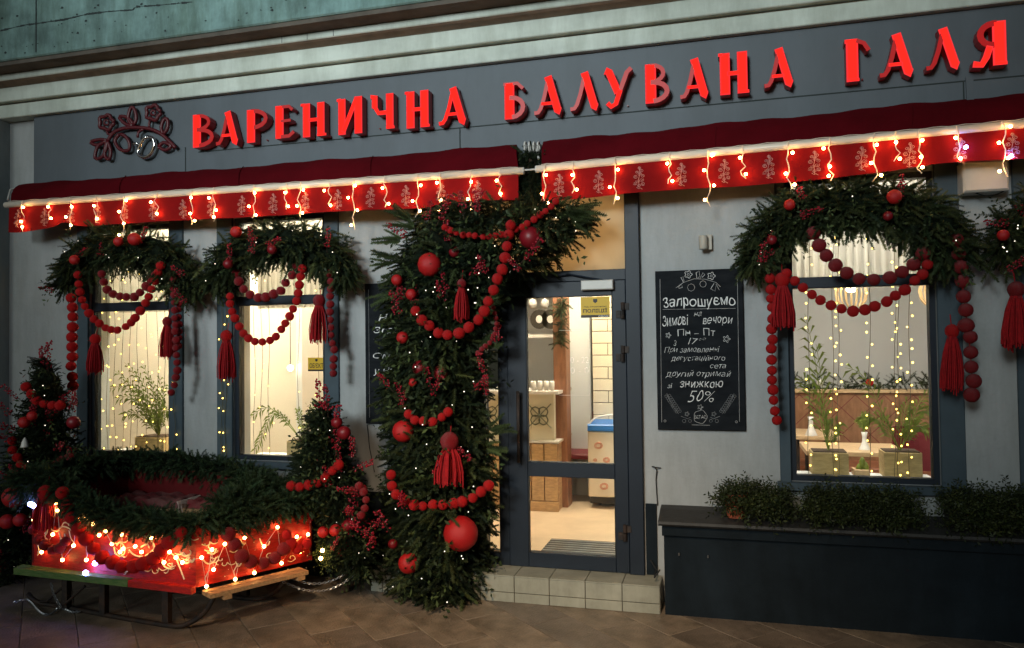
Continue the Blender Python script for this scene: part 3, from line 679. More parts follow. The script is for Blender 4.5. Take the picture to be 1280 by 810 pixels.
for x_ in (1,):
    sill_box(168, 205, 547, 573, .26, 'bushy palm in a wooden box behind the leftmost window', [(142, 462, .05, .1), (200, 470, .05, .1), (150, 520, .0, .1), (190, 525, -.03, .08), (165, 480, -.04, .1), (178, 455, .0, .12), (155, 452, .0, .1), (168, 460, .05, .1), (185, 470, .02, .15), (208, 478, .1, .12), (140, 500, .0, .15), (205, 505, -.05, .15), (213, 520, .05, .12), (128, 490, .1, .2), (175, 490, .1, .05), (148, 475, .08, .12), (195, 490, .05, .1), (160, 500, .05, .1)], .062)
sill_box(358, 385, 552, 577, .24, 'thin drooping palm in a wooden box behind the window above the sleigh', [(302, 532, .0, .20), (318, 565, .05, .28), (372, 510, .1, .05), (395, 500, .08, .05)], .05)
sill_box(1015, 1061, 566, 603, .24, 'left wooden box palm with tall fronds behind the right window', [(1006, 392, .1, .1), (1020, 430, .0, .1), (1001, 470, .15, .1), (1046, 528, .1, .05)], .105)
sill_box(1105, 1153, 566, 603, .24, 'right wooden box palm with low fronds behind the right window', [(1050, 457, .1, .16), (1166, 488, .1, .08), (1164, 512, .05, .1), (1136, 500, .1, .08), (1080, 525, .1, .1), (1160, 536, .0, .08)], .075)
# right window: bench back, tables, vases, pendants, garland
t = thing('bench_partition', 'brown leather bench back with wooden rail across the room behind the right window', 'bench', (.9, 2.6, FLZ))
a, b_ = at(985, 500, 2.6)[0], 3.0; z1 = at(1085, 487, 2.6)[2]
mb = MB(); mb.box(a, b_, 2.6, 2.75, FLZ+.35, z1-.03, .01); mb.build('backrest', M['rust_wood'], t)
mb = MB(); mb.box(a, b_, 2.15, 2.6, FLZ+.28, FLZ+.42, .02); mb.build('seat', M['leather'], t)
mb = MB(); mb.box(a-.01, b_, 2.57, 2.78, z1-.029, z1); mb.build('top_rail', M['oak_light'], t)
mb = MB(); mb.box(a, b_, 2.3, 2.5, FLZ+.001, FLZ+.279); mb.build('base', M['oak'], t)
mb = MB()
for k in range(14):
    x = a+.1+k*.25; 
    for s_ in (-1, 1): mb.add([(x, 2.597, z1-.05), (x+.008, 2.597, z1-.05), (x+.008+s_*.45, 2.597, z1-.5), (x+s_*.45, 2.597, z1-.5)], [(0, 1, 2, 3)])
mb.build('diagonal_groove', M['maroon'], t)
gt = thing('fir_garland', 'thin fir garland lying along the bench rail behind the right window', 'garland', (a, 2.68, z1+.02))
path = [(x, 2.68, z1+.05) for x in np.linspace(a, 2.6, 12)]
pts, ds = along(path, [.08]*12, 260, down=-.1); cloud('foliage', pts, ds, sizes(260, .08, .14), SPRIGS_FINE, M['needles'], gt)
for px, c in ((1025, 'maroon'), (1087, 'felt')):
    mb = MB(); mb.ball(at(px, 478, 2.62), .035, 10, 8); mb.build('flower', M['ceramic' if c == 'maroon' else 'felt'], gt, smooth=True)
def table(xl, xr, py, Y, label):
    a, b_ = at(xl, py, Y)[0], at(xr, py, Y)[0]; z = at((xl+xr)/2, py, Y)[2]; t = thing('dining_table', label, 'table', ((a+b_)/2, Y, FLZ), 'cafe tables behind the right window')
    mb = MB(); mb.box(a, b_, Y, Y+.55, z-.035, z, .004); mb.build('tabletop', M['oak_light'], t)
    for x in (a+.05, b_-.05):
        for y in (Y+.05, Y+.5): mb = MB(); mb.tube([(x, y, FLZ), (x, y, z-.036)], .014, 8); mb.build('leg', M['black_iron'], t)
    return z
zt = table(1008, 1135, 565, 1.0, 'pale wood table nearest the right window with a white vase')
zt2 = table(990, 1050, 545, 1.7, 'pale wood table set against the bench behind the right window')
def vase(px, yb, yt, Y, label, leafy=True):
    b_ = at(px, yb, Y); h = at(px, yt, Y)[2]-b_[2]; t = thing('vase', label, 'vase', b_, 'white vases on the cafe tables')
    mb = MB(); mb.lathe(b_, [(h*.3, 0), (h*.32, h*.05), (h*.22, h*.25), (h*.12, h*.5), (h*.11, h*.75), (h*.16, h), (h*.13, h)], 16); mb.build('vase_body', M['ceramic'], t, smooth=True)
    if leafy:
        top = b_+np.array([0, 0, h]); palm_fronds(t, top, [(top+np.array([dx, 0, dz]), .03, .04) for dx, dz in ((-.05, .1), (.04, .12), (0, .16))])
vase(1081, 564, 540, 1.15, 'white vase with green sprig on the nearest table'); vase(1014, 545, 521, 1.75, 'white vase on the far table by the left edge of the right window', False)
t = thing('cactus_pot', 'small dark cactus in a pale wooden box on the right window sill', 'potted plant', at(1078, 602, .26))
mb = MB(); pbox(mb, 1068, 1087, 588, 603, .26, .38, .003); mb.build('planter_box', M['oak_light'], t)
mb = MB(); 
for px, py in ((1074, 588), (1082, 586), (1078, 580)): 
    p = at(px, py, .32); mb.lathe(p-np.array([0, 0, .03]), [(.012, 0), (.02, .02), (.02, .05), (.008, .075)], 8)
mb.build('cactus', M['palm'], t, smooth=True)
def chair(px, Y, label):
    p = at(px, 560, Y); t = thing('cafe_chair', label, 'chair', (p[0], Y, FLZ), 'dark chairs in the cafe'); x = p[0]
    mb = MB(); mb.box(x-.2, x+.2, Y-.2, Y+.2, FLZ+.43, FLZ+.48, .01); mb.build('seat', M['maroon'], t)
    pr = [(x-.2+.4*i/10, Y+.2-.05*sin(pi*i/10)*-1) for i in range(11)]
    mb = MB(); mb.slab(pr+[(a, b+.025) for a, b in pr[::-1]], FLZ+.5, FLZ+.86); mb.build('backrest', M['maroon'], t)
    for sx in (-1, 1):
        for sy in (-1, 1): mb = MB(); mb.tube([(x+sx*.17, Y+sy*.17, FLZ+.43), (x+sx*.2, Y+sy*.2, FLZ)], .012, 6); mb.build('leg', M['black_iron'], t)
chair(1158, 1.3, 'dark chair at the right edge of the right window'); chair(729, 2.3, 'maroon chair beside the ice cream freezer inside the door')
def pendant(px, py, Y, label, r=.13):
    p = at(px, py, Y); t = thing('pendant_lamp', label, 'lamp', p, 'slatted pendant lamps behind the right window')
    for k in range(18):
        a = 2*pi*k/18; mb = MB(); mb.tube([p+np.array([r*s*cos(a), r*s*sin(a), z]) for s, z in ((.55, .11), (.9, .06), (1, 0), (.9, -.07), (.62, -.12))], .006, 4); mb.build('slat', M['lampshade'], t)
    mb = MB(); mb.ball(p+np.array([0, 0, .05]), .05, 12, 8); mb.build('bulb', M['lamp_glow'], t, smooth=True)
    mb = MB(); mb.tube([p+np.array([0, 0, .1]), (p[0], p[1], CZ)], .004, 4); mb.build('cord', M['wire_dark'], t)
pendant(1064, 366, 1.9, 'slatted pendant lamp seen through the middle of the right window'); pendant(1170, 363, 1.9, 'slatted pendant lamp cut by the right edge of the right window')
def globe(px, py, Y, label, r=.05):
    p = at(px, py, Y); t = thing('globe_lamp', label, 'lamp', p, 'small glowing globe lamps'); mb = MB(); mb.ball(p, r, 12, 8); mb.build('bulb', M['lamp_glow'], t, smooth=True)
    mb = MB(); mb.tube([p+np.array([0, 0, r]), (p[0], p[1], CZ)], .004, 4); mb.build('cord', M['wire_dark'], t)
globe(1019, 336, .45, 'glowing globe lamp behind the upper left of the right window', .035); globe(1003, 306, .45, 'glowing globe lamp high behind the left edge of the right window', .03); globe(1141, 322, .45, 'glowing globe lamp behind the upper right of the right window', .032)
globe(363, 460, .9, 'glowing wall globe seen through the window above the sleigh', .028)
# door view
tw = thing('tiled_pier', 'cream tiled pier standing right of the entrance inside the door', 'pillar', (at(760, 500, 2.4)[0], 2.4, FLZ))
a, b_ = at(741, 500, 2.4)[0], at(800, 500, 2.4)[0]; mb = MB(); mb.box(a, b_, 2.41, 2.7, FLZ, CZ-.002); mb.build('pier_core', M['grout'], tw)
TM = {}
z = FLZ+.6; row = 0
while z < CZ-.15:
    x = a-(.16 if row % 2 else 0)
    while x < b_-.01:
        q0, q1 = max(x, a), min(x+.32, b_)
        if q1-q0 > .03: mb = MB(); mb.box(q0+.003, q1-.003, 2.40, 2.4095, z+.003, z+.117, .003); mb.build('tile', M['wall_tile'], tw)
        x += .32
    z += .12; row += 1
t = thing('ice_cream_freezer', 'cream chest freezer with blue lid rim inside the door', 'freezer', (at(755, 625, 1.9)[0], 1.9, FLZ))
mb = MB(); pbox(mb, 735, 800, 540, 622, 1.9, 2.38, .01); mb.build('cabinet', M['freezer'], t)
mb = MB(); pbox(mb, 734, 801, 531, 539.5, 1.88, 2.4, .01); mb.build('lid_rim', M['blue'], t)
mb = MB(); pts = [at(736+i*6, 531-13*math.sqrt(max(0, 1-((i-6)/6.)**2)), 1.95) for i in range(13)]; mb.tube(pts, .010, 6); mb.build('lid_hoop', M['ceramic'], t)
mb = MB(); pbox(mb, 738, 800, 622, 630, 2.0, 2.3); mb.build('base', M['sticker_black'], t)
mb = MB()
for cx, cy, r in ((748, 557, 5), (758, 575, 4), (745, 590, 3), (755, 608, 5), (762, 590, 4), (744, 575, 2)):
    for q in range(2):
        pts = [at(cx+(r-q*1.6)*cos(k*pi/5), cy+(r-q*1.6)*.8*sin(k*pi/5), 1.896) for k in range(11)]; mb.tube(pts, .004, 3)
mb.build('printed_motif', M['freezer_print'], t)
t = thing('service_counter', 'wooden service counter with patterned tile front inside the door', 'counter', (at(672, 650, 1.7)[0], 1.7, FLZ))
x0_, x1_ = at(600, 600, 1.7)[0], at(697, 600, 1.7)[0]; zc = at(675, 551, 1.7)[2]; zt_ = at(675, 489, 1.7)[2]
mb = MB(); mb.box(x0_, x1_, 1.73, 2.3, FLZ, zc-.02); mb.build('cabinet', M['oak'], t)
n_ = 6
for k in range(n_):
    a = x0_+(x1_-x0_)*k/n_+.006; b_ = x0_+(x1_-x0_)*(k+1)/n_-.006; mb = MB(); mb.prism([(a, FLZ+.1), (b_, FLZ+.1), (b_, zc-.03), (a, zc-.03)], 1.7, 1.729); mb.build('plank', M['oak_light'], t)
mb = MB(); mb.box(x0_, x1_+.02, 1.68, 2.35, zc-.0195, zc); mb.build('lower_ledge', M['ceramic'], t)
mb = MB(); mb.box(x0_, x1_-.03, 1.72, 1.8, zc+.001, zt_-.03); mb.build('tile_front', M['pattern'], t)
mb = MB(); mb.box(x0_, x1_+.02, 1.68, 2.35, zt_-.0295, zt_); mb.build('counter_top', M['ceramic'], t)
mb = MB(); cz_ = (zc+zt_)/2
for k in range(6):
    cx = x1_-.17-k*.25
    for q in range(4):
        a = q*pi/2+pi/4; pts = [(cx+.055*cos(a)+.045*cos(s*pi/4), 1.716, cz_+.055*sin(a)+.045*sin(s*pi/4)) for s in range(9)]; mb.tube(pts, .007, 3)
    mb.tube([(cx-.115, 1.716, cz_-.115), (cx+.115, 1.716, cz_+.115)], .006, 3); mb.tube([(cx-.115, 1.716, cz_+.115), (cx+.115, 1.716, cz_-.115)], .006, 3)
    mb.ball((cx, 1.716, cz_), .018, 8, 6)
mb.build('tile_pattern', M['pattern_dark'], t)
mb = MB(); mb.box(x0_, x1_+.01, 1.69, 1.71, FLZ+.001, FLZ+.09); mb.build('skirting', M['oak_light'], t)
for k, px in enumerate((667, 675, 683, 690)):
    p = at(px, 489, 1.8); p[2] = zt_+.001; mb = MB(); mb.lathe(p, [(.022, 0), (.026, .05), (.024, .085), (.02, .09)], 12); o = mb.build('paper_cup', M['ceramic'], None, smooth=True); tag(o, ['leftmost cup', 'second cup from the left', 'third cup from the left', 'rightmost cup'][k]+' of four standing on the counter inside the door', 'cup', 'cups on the counter')
t = thing('wall_shelf', 'white wall shelf with dark plates above the counter inside the door', 'shelf', at(675, 420, 2.2))
mb = MB(); pbox(mb, 640, 706, 418, 422, 2.2, 2.45); mb.build('shelf_board', M['ceramic'], t)
for k, px in enumerate((674, 688)):
    c = at(px, 399, 2.25); mb = MB(); n_ = 20; r = .095; vs = [(c[0]+r*cos(2*pi*i/n_), 2.25, c[2]+r*1.05*sin(2*pi*i/n_)) for i in range(n_)]; mb.add(vs+[(v[0], 2.28, v[2]) for v in vs], [tuple(range(n_)), tuple(range(2*n_-1, n_-1, -1))]+[(i, n_+i, n_+(i+1) % n_, (i+1) % n_) for i in range(n_)])
    o = mb.build('round_plaque', M['sticker_black'], None); tag(o, ['left', 'right'][k]+' black round plaque with white emblem on the shelf inside the door', 'plaque', 'round plaques')
    mb = MB(); mb.lathe((0, 0, 0), [(.001, 0), (.04, .0)], 12); vs = [(c[0]+.035*cos(i*pi/6), 2.247, c[2]+.04*sin(i*pi/6)) for i in range(12)]; mb = MB(); mb.add(vs, [tuple(range(12))]); mb.build('emblem', M['ceramic'], o)
for k, px in enumerate((666, 681)):
    p = at(px, 386, 2.3); mb = MB(); mb.lathe(p, [(.03, 0), (.045, .05), (.04, .09), (.008, .1), (.008, .16)], 10); o = mb.build('hanging_glass', M['ceramic'], None, smooth=True); tag(o, ['left', 'right'][k]+' small glass pendant above the plaques inside the door', 'lamp', 'glass pendants')
t = thing('wooden_post', 'brown wooden post between counter and white column inside the door', 'post', (at(702, 600, 1.9)[0], 1.9, FLZ))
mb = MB(); a = at(693, 550, 1.9)[0]; b_ = at(709, 550, 1.9)[0]; mb.box(a, b_, 1.9, 2.1, FLZ, CZ-.001, .005); mb.build('post', M['post_wood'], t)
t = thing('white_column', 'broad white column behind the wooden post inside the door', 'column', (at(722, 600, 2.3)[0], 2.5, FLZ))
mb = MB(); a = at(706, 550, 2.5)[0]; b_ = at(740, 550, 2.5)[0]; mb.box(a, b_, 2.5, 2.8, FLZ, CZ-.001, .01); mb.build('column_shaft', M['room_white'], t)
gt = thing('fir_garland', 'greenery reflected in the door glass, built as a short fir garland inside', 'garland', at(700, 375, 1.85))  # reflection of the outside greenery in the glass, modelled as solid fir
path = [at(700, 372, 1.85), at(702, 400, 1.85), at(699, 432, 1.85)]; pts, ds = along(path, [.05, .06, .05], 120); cloud('foliage', pts, ds, sizes(120, .07, .12), SPRIGS_FINE, M['needles'], gt)
mb = MB(); mb.box(gl0, gl1+.1, .14, .7, FLZ+.0005, FLZ+.014); o = mb.build('door_mat', M['dark_box']); tag(o, 'ribbed dark mat just inside the glass door', 'mat')
for k in range(9): mb = MB(); mb.box(gl0+.01, gl1+.09, .16+k*.06, .18+k*.06, FLZ+.0145, FLZ+.02); mb.build('rib', M['steel'], o)
mb = MB(); p = at(646, 627, .12); 
t = thing('street_door_stopper', 'small black name plate low behind the door glass', 'plate', at(657, 690, .06)) if False else None

# ---------------------------------------------------------------- entrance step
es = thing('entrance_step', 'cream tiled doorstep in front of the glass door', 'step', (-1.2, -.24, 0))
sx1 = at(825, 745, -.25)[0]; sx0 = -2.45
mb = MB(); mb.box(sx0, sx1-.008, -.242, -.0205, -.01, SZ-.008); mb.build('step_core', M['grout'], es)
tw_ = .243; x = sx1
while x > sx0+.05:
    a = max(x-tw_, sx0)
    for z0, z1 in ((0.0, .062), (.0665, SZ-.010)):
        mb = MB(); mb.box(a+.0025, x-.0025, -.25, -.2425, z0, z1, .002); mb.build('tile', M['tile'], es)
    mb = MB(); mb.box(a+.0025, x-.0025, -.253, -.0205, SZ-.0078, SZ, 0); mb.build('tile', M['tile'], es)
    x -= tw_
for z0, z1 in ((0.0, .062), (.0665, SZ-.010)): mb = MB(); mb.box(sx1-.0075, sx1, -.241, -.0205, z0, z1); mb.build('tile', M['tile'], es)

# ---------------------------------------------------------------- ledge in front of the right wall
lw = thing('planter_ledge', 'dark painted masonry ledge running right of the doorstep', 'wall', (.8, -.24, 0))
lx = at(831, 740, -.24)[0]
mb = MB(); mb.box(lx, XR, -.24, -.001, -.01, .505, .004); mb.build('ledge_wall', M['plinth'], lw)
mb = MB(); mb.box(lx-.01, XR, -.265, -.0012, .506, .575, .006); mb.build('ledge_band', M['plinth'], lw)
mb = MB(); c = [(-.001, .58), (-.29, .576), (-.305, .59), (-.30, .606), (-.10, .648), (-.001, .652)]
mb.add([(lx-.03, y, z) for y, z in c]+[(XR, y, z) for y, z in c], [(0, 1, 2, 3, 4, 5), (11, 10, 9, 8, 7, 6)]+[(i, 6+i, 6+(i+1) % 6, (i+1) % 6) for i in range(6)]); mb.build('coping', M['coping'], lw)
for px, py in ((849, 693), (885, 696)):
    mb = MB(); p = at(px, py, -.245); mb.tube([p, p+np.array([0, -.02, 0]), p+np.array([0, -.022, .015])], .004, 5); mb.build('hook', M['steel'], lw)
# plants on it
def bush(xl, xr, yt, yb, label, n, pot=None):
    Y = -.17; a, b_ = at(xl, yb, Y)[0], at(xr, yb, Y)[0]; t = thing('potted_shrub', label, 'plant', ((a+b_)/2, Y, .64), 'low green plants along the ledge')
    mb = MB()
    if pot: 
        p = at(pot[0], pot[1], -.2); r = .072; mb.lathe((p[0], -.18, .63), [(r*.75, 0), (r, .125), (r*1.12, .127), (r*1.12, .15), (r, .15)], 4 if False else 16); mb.build('pot', M['terracotta'], t, smooth=False)
        a2 = p[0]+.14
    else: a2 = a+.06
    mb = MB(); mb.box(a2, b_-.06, -.24, -.08, .645, .73, .004); mb.build('trough', M['dark_box'], t)
    pts = []; ds = []
    for _ in range(n):
        x = random.uniform(a+.03, b_-.03); e = min(1, min(x-a, b_-x)/.12); zt = at((xl+xr)/2, yt, Y)[2]-.07; zb = .70
        clump = .55+.45*sin(x*17+len(label))*sin(x*7.3)
        h = random.random(); z = zb+(zt-zb)*h*(.9+.25*clump)*(.7+.3*e); y = -.16-random.uniform(-.08, .12)
        if random.random() < .3 and not (pot and abs(x-at(pot[0], pot[1], -.2)[0]) < .09): z = random.uniform(.655, .74); y = random.uniform(-.30, -.24)
        pts.append(np.array([x, y, z])); ds.append(np.array([random.gauss(0, .6), -.35+random.gauss(0, .5), random.gauss(.25, .5)]))
    cloud('foliage', pts, ds, sizes(n, .07, .13), LEAFS, M['bush'], t, tints=((.6, .7, .6), (1.5, 1.3, .9)))
bush(896, 992, 600, 652, 'trailing plant with terracotta pot at the left end of the dark ledge', 900, pot=(920, 640))
bush(1003, 1146, 604, 660, 'wide leafy plant on the dark ledge under the right window', 1500)
bush(1172, 1330, 605, 664, 'wide leafy plant on the dark ledge at the right edge of the photo', 1500)

# ---------------------------------------------------------------- awnings
def awning(xl_w, yl_w, xr_w, yr_w, xl_b, yl_b, xr_b, yr_b, label, motif0, anchors, scallop, lab2):
    Yw, Yb = -.072, -.25
    A, B_, C_, D_ = at(xl_w, yl_w, Yw), at(xr_w, yr_w, Yw), at(xl_b, yl_b, Yb), at(xr_b, yr_b, Yb)
    t = thing('awning', label, 'awning', C_, 'red fabric awnings')
    n_ = 60; m_ = 5; vs = []; fs = []
    for i in range(n_+1):
        f = i/n_; p = A*(1-f)+B_*f; q = C_*(1-f)+D_*f; q = q+np.array([0, .012, .0])
        for j in range(m_+1):
            g = j/m_; r = p*(1-g)+q*g; r = r+np.array([0, -.03*sin(pi*g)+.004*sin(i*.9), .018*sin(pi*g)+.004*sin(i*1.3+j)+(.006*sin(i*.37) if j == 0 else 0)]); vs.append(r)
    for i in range(n_):
        for j in range(m_): a = i*(m_+1)+j; fs.append((a, a+1, a+m_+2, a+m_+1))
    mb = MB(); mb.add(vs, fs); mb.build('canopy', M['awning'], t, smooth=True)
    mb = MB(); mb.prism([(0, 0), (0, 0), (0, 0)], 0, 0) if False else None
    for q in range(1, int((B_[0]-A[0])/1.1)):
        f = q/int((B_[0]-A[0])/1.1); p0 = A*(1-f)+B_*f; q0 = C_*(1-f)+D_*f+np.array([0, .012, 0]); sm = MB()
        sm.tube([p0*(1-g)+q0*g+np.array([0, -.03*sin(pi*g)-.001, .018*sin(pi*g)+.003]) for g in np.linspace(0, 1, 7)], .0035, 4); sm.build('seam', M['awning'], t)
    for P, Q in ((A, C_), (B_, D_)): mb.add([P, Q, (Q[0], Yw, Q[2]-.02)], [(0, 1, 2)])
    mb.build('end_cheek', M['awning'], t)
    mb = MB(); e = np.array([.035, 0, 0]); r = .025; mb.tube([C_-e, D_+e], r, 10); mb.build('front_bar', M['bar'], t, smooth=True)
    mb = MB(); mb.tube([C_-e*1.2, C_-e], .024, 10); mb.build('bar_cap', M['white_metal'], t); mb = MB(); mb.tube([D_+e, D_+e*1.2], .024, 10); mb.build('bar_cap', M['white_metal'], t)
    mb = MB(); p = A+np.array([.01, .0, -.02]); mb.tube([p, p+np.array([-.05, -.05, -.03]), p+np.array([-.02, -.1, -.13])], .008, 6); mb.build('folding_arm', M['white_metal'], t)
    # valance
    L = D_[0]-C_[0]; n_ = 160; vs = []; fs = []; H = .20; m_ = 4
    def vy(x, g): return Yb-.004+.012*g*sin(x*6.1+1)+.008*g*sin(x*13.7)
    def vz(x): 
        f = (x-C_[0])/L; top = C_[2]*(1-f)+D_[2]*f-.012; 
        return top, H+scallop(x, f)
    for i in range(n_+1):
        x = C_[0]+L*i/n_; top, h = vz(x)
        for j in range(m_+1): g = j/m_; vs.append((x, vy(x, g), top-h*g))
    for i in range(n_):
        for j in range(m_): a = i*(m_+1)+j; fs.append((a, a+1, a+m_+2, a+m_+1))
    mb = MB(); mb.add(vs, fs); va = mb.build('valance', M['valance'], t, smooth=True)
    # printed plants
    x = C_[0]+motif0; sp = .268
    while x < D_[0]-.05:
        top, h = vz(x); mb = MB(); cz = top-.035; s = .145
        def pt(u, v): return (x+u*s, vy(x+u*s, (v*s+.035)/h)-.0015, cz-v*s)
        def rib(P, w_=.0021): mb.tube([np.array(pt(*p)) for p in P], w_, 3, cap=False)
        rib([(0, .0), (.03, .3), (-.03, .6), (0, 1.0)])
        for (u, v, r_, sgn) in ((.02, .06, .085, 1), (.11, .20, .10, 1), (-.10, .25, .09, -1), (.02, .36, .10, -1), (.15, .44, .10, 1), (-.15, .47, .11, -1), (.10, .62, .11, 1), (-.06, .66, .10, -1), (-.18, .76, .10, -1), (.17, .80, .10, 1), (.0, .87, .09, 1)):
            rib([(u+r_*(1-.06*k)*cos(k*pi/4+v*9)*sgn, v+r_*(1-.06*k)*.8*sin(k*pi/4+v*9)) for k in range(13)], .0015)
        rib([(-.12, .95), (-.02, 1.02), (.04, .98), (.14, 1.05)])
        mb.build('printed_motif', M['print'], va); x += sp
    # icicle light string
    s = thing('icicle_lights', lab2, 'string lights', C_+np.array([0, -.03, .02]), 'fairy light strings')
    mb = MB(); ln = []
    for i in range(81):
        f = i/80; p = C_*(1-f)+D_*f; ln.append(p+np.array([0, -.012, .026+.003*sin(i*1.7)]))
    mb.tube(ln, .0022, 4); mb.build('main_wire', M['wire'], s)
    for k, px in enumerate(anchors):
        f = 0; x = at(px, (yl_b+yr_b)/2, Yb-.03)[0]; f = (x-C_[0])/L; z0 = C_[2]*(1-f)+D_[2]*f+.02; nb = [3, 2, 3, 2, 4, 2, 3, 3][k % 8]; Ln = .072*nb+.03+random.uniform(0, .06)
        P = []; 
        for q in range(9): g = q/8; P.append(np.array([x+.018*sin(q*1.9+k)*g+random.uniform(-.006, .006), Yb-.034-.012*sin(q+k), z0-Ln*g]))
        mb = MB(); mb.tube(P, .0035, 4); d_ = mb.build('drop_wire', M['wire'], s)
        mb = MB()
        for q in range(nb):
            p = P[min(8, int((q+.9)/nb*8))]; sg = (-1)**(q+k); c = p+np.array([sg*random.uniform(.008, .03), -.008, -.004+random.uniform(-.01, .01)]); mb.ball(c, .0092, 8, 6)
        blue = px in (1198, 1255); mb.build('bulbs', M['bulb'], d_, kind='stuff')
        if blue: mb = MB(); mb.ball(P[5]+np.array([.03, -.01, 0]), .011, 8, 6); mb.build('blue_bulb', M['bulb_blue'], d_)
    return t
def sc1(x, f): return .004*sin(x*5)-.035*math.exp(-((f-.13)/.02)**2)+.035*max(0, (f-.9)/.1)*0+.03*math.exp(-((f-.03)/.05)**2)-.012*(f > .86)
def sc2(x, f): return .006*sin(x*3.1)-.03*math.exp(-((f-.72)/.12)**2)+.012
awning(24, 231, 646, 181, 12, 256, 648, 214, 'left red awning with printed valance over two windows and the garland arch', .10, [29, 62, 89, 120, 154, 196, 240, 268, 318, 358, 375, 412, 442, 482, 522, 550, 588, 625], sc1, 'icicle lights hanging along the left awning bar')
awning(679, 177, 1420, 102, 677, 211, 1420, 142, 'right red awning over the door and the big window', .12, [680, 716, 768, 837, 884, 928, 985, 1037, 1093, 1120, 1150, 1198, 1255, 1300, 1350], sc2, 'icicle lights hanging along the right awning bar')
t = thing('awning_bracket', 'pale coiled bracket in the gap between the two awnings', 'bracket', at(665, 187, -.1))
for k in range(4):
    mb = MB(); c = at(657+k*5.5, 184, -.14); mb.tube([c+np.array([.012*cos(a)*0, -.035*cos(a), .035*sin(a)]) for a in np.linspace(0, 2*pi, 13)], .007, 6, cap=False); mb.build('coil', M['white_metal'], t, smooth=True)
for px in (661, 674):
    mb = MB(); mb.tube([at(px, 186, -.12), at(px, 205, -.16)], .006, 6); mb.build('stay', M['white_metal'], t)
mb = MB(); mb.tube([at(652, 213, -.25), at(676, 211, -.25)], .006, 6); mb.build('joining_rod', M['white_metal'], t)

# ---------------------------------------------------------------- sign letters
def arc(cx, cy, rx, ry, a0, a1, n=9): return [(cx+rx*cos(rad(a0+(a1-a0)*i/(n-1))), cy+ry*sin(rad(a0+(a1-a0)*i/(n-1)))) for i in range(n)]
GL = {
 'В': [('L', [(.15, 0), (.15, 1)], .27), ('D', [(.15, .955)]+arc(.2, .75, .27, .205, 88, -85), .10), ('D', [(.15, .53)]+arc(.2, .285, .36, .24, 85, -88), .12)],
 'А': [('L', [(.41, 1.0), (.70, .07), (.78, .05)], .2), ('T', [(.40, .86), (.29, .45), (.18, .16), (.10, .06), (-.02, .05)], .10), ('L', [(.2, .28), (.56, .28)], .08)],
 'Р': [('L', [(.15, 0), (.15, 1)], .27), ('D', [(.15, .955)]+arc(.2, .70, .38, .255, 88, -88)+[(.2, .445)], .12)],
 'Е': [('L', [(.15, 0), (.15, 1)], .27), ('D', [(.2, .955), (.45, .955), (.55, .84)], .09), ('D', [(.2, .52), (.5, .53)], .08), ('D', [(.2, .05), (.45, .05), (.6, .17)], .10)],
 'Н': [('L', [(.14, 0), (.14, 1)], .23), ('L', [(.62, 0), (.62, 1)], .23), ('T', [(.2, .5), (.55, .5)], .1), ('L', [(-.04, .965), (.1, .965)], .07), ('L', [(.5, .035), (.8, .035)], .07)],
 'И': [('L', [(.12, 0), (.12, .97)], .21), ('L', [(.66, 0), (.66, 1)], .22), ('L', [(.16, .06), (.60, .94)], .12), ('L', [(-.04, .94), (.1, .95)], .07)],
 'Ч': [('L', [(.62, 0), (.62, 1)], .22), ('L', [(-.02, .95), (.10, .95), (.12, .66), (.24, .47), (.56, .47)], .12), ('L', [(.12, .97), (.12, .62)], .17), ('L', [(.5, .035), (.78, .035)], .07)],
 'Б': [('L', [(.15, 0), (.15, 1)], .27), ('D', [(-.04, .955), (.42, .955), (.60, .80)], .09), ('D', [(.15, .58)]+arc(.22, .31, .38, .265, 85, -88), .12)],
 'Л': [('L', [(.41, 1.0), (.70, .07), (.78, .05)], .2), ('T', [(.40, .86), (.29, .45), (.18, .16), (.10, .06), (-.02, .05)], .10)],
 'У': [('L', [(-.02, .97), (.1, .93), (.38, .38)], .19), ('D', [(.80, .98), (.66, .88), (.45, .45)], .11), ('L', [(.45, .45), (.30, .1), (.16, .04), (.04, .14)], .12)],
 'Г': [('L', [(.22, 0), (.22, 1)], .26), ('L', [(.0, .955), (.35, .955)], .09), ('D', [(.35, .955), (.58, .88), (.72, .70)], .09), ('L', [(.1, .035), (.42, .035)], .07)],
 'Я': [('L', [(.66, 0), (.66, 1)], .27), ('D', [(.6, .955)]+arc(.52, .71, .34, .245, 92, 268)+[(.6, .465)], .13), ('L', [(.42, .45), (.32, .2), (.2, .04), (-.02, .07)], .14), ('L', [(.5, .035), (.84, .035)], .07)],
}
SIGN = [('В', 240, 268, 143, 184, 1), ('А', 271, 299, 140, 181, 1), ('Р', 308, 335, 137, 178, 1), ('Е', 344, 370, 132, 173, 1), ('Н', 377, 411, 129, 171, 0), ('И', 422, 455, 122, 168, 0), ('Ч', 464, 496, 118, 162, 0), ('Н', 507, 540, 114, 160, 0), ('А', 549, 584, 110, 156, 0),
        ('Б', 630, 656, 103, 149, 2), ('А', 668, 703, 96, 143, 2), ('Л', 713, 749, 91, 138, 2), ('У', 757, 792, 86, 135, 1), ('В', 806, 836, 80, 129, 1), ('А', 850, 886, 74, 123, 1), ('Н', 898, 939, 66, 118, 0), ('А', 955, 992, 61, 109, 1),
        ('Г', 1056, 1088, 49, 102, 1), ('А', 1099, 1142, 43, 96, 1), ('Л', 1157, 1200, 36, 87, 1), ('Я', 1215, 1261, 28, 83, 1)]
sg = thing('shop_sign', 'row of glowing red channel letters along the grey fascia', 'sign', (-1.5, -.12, 3.35))
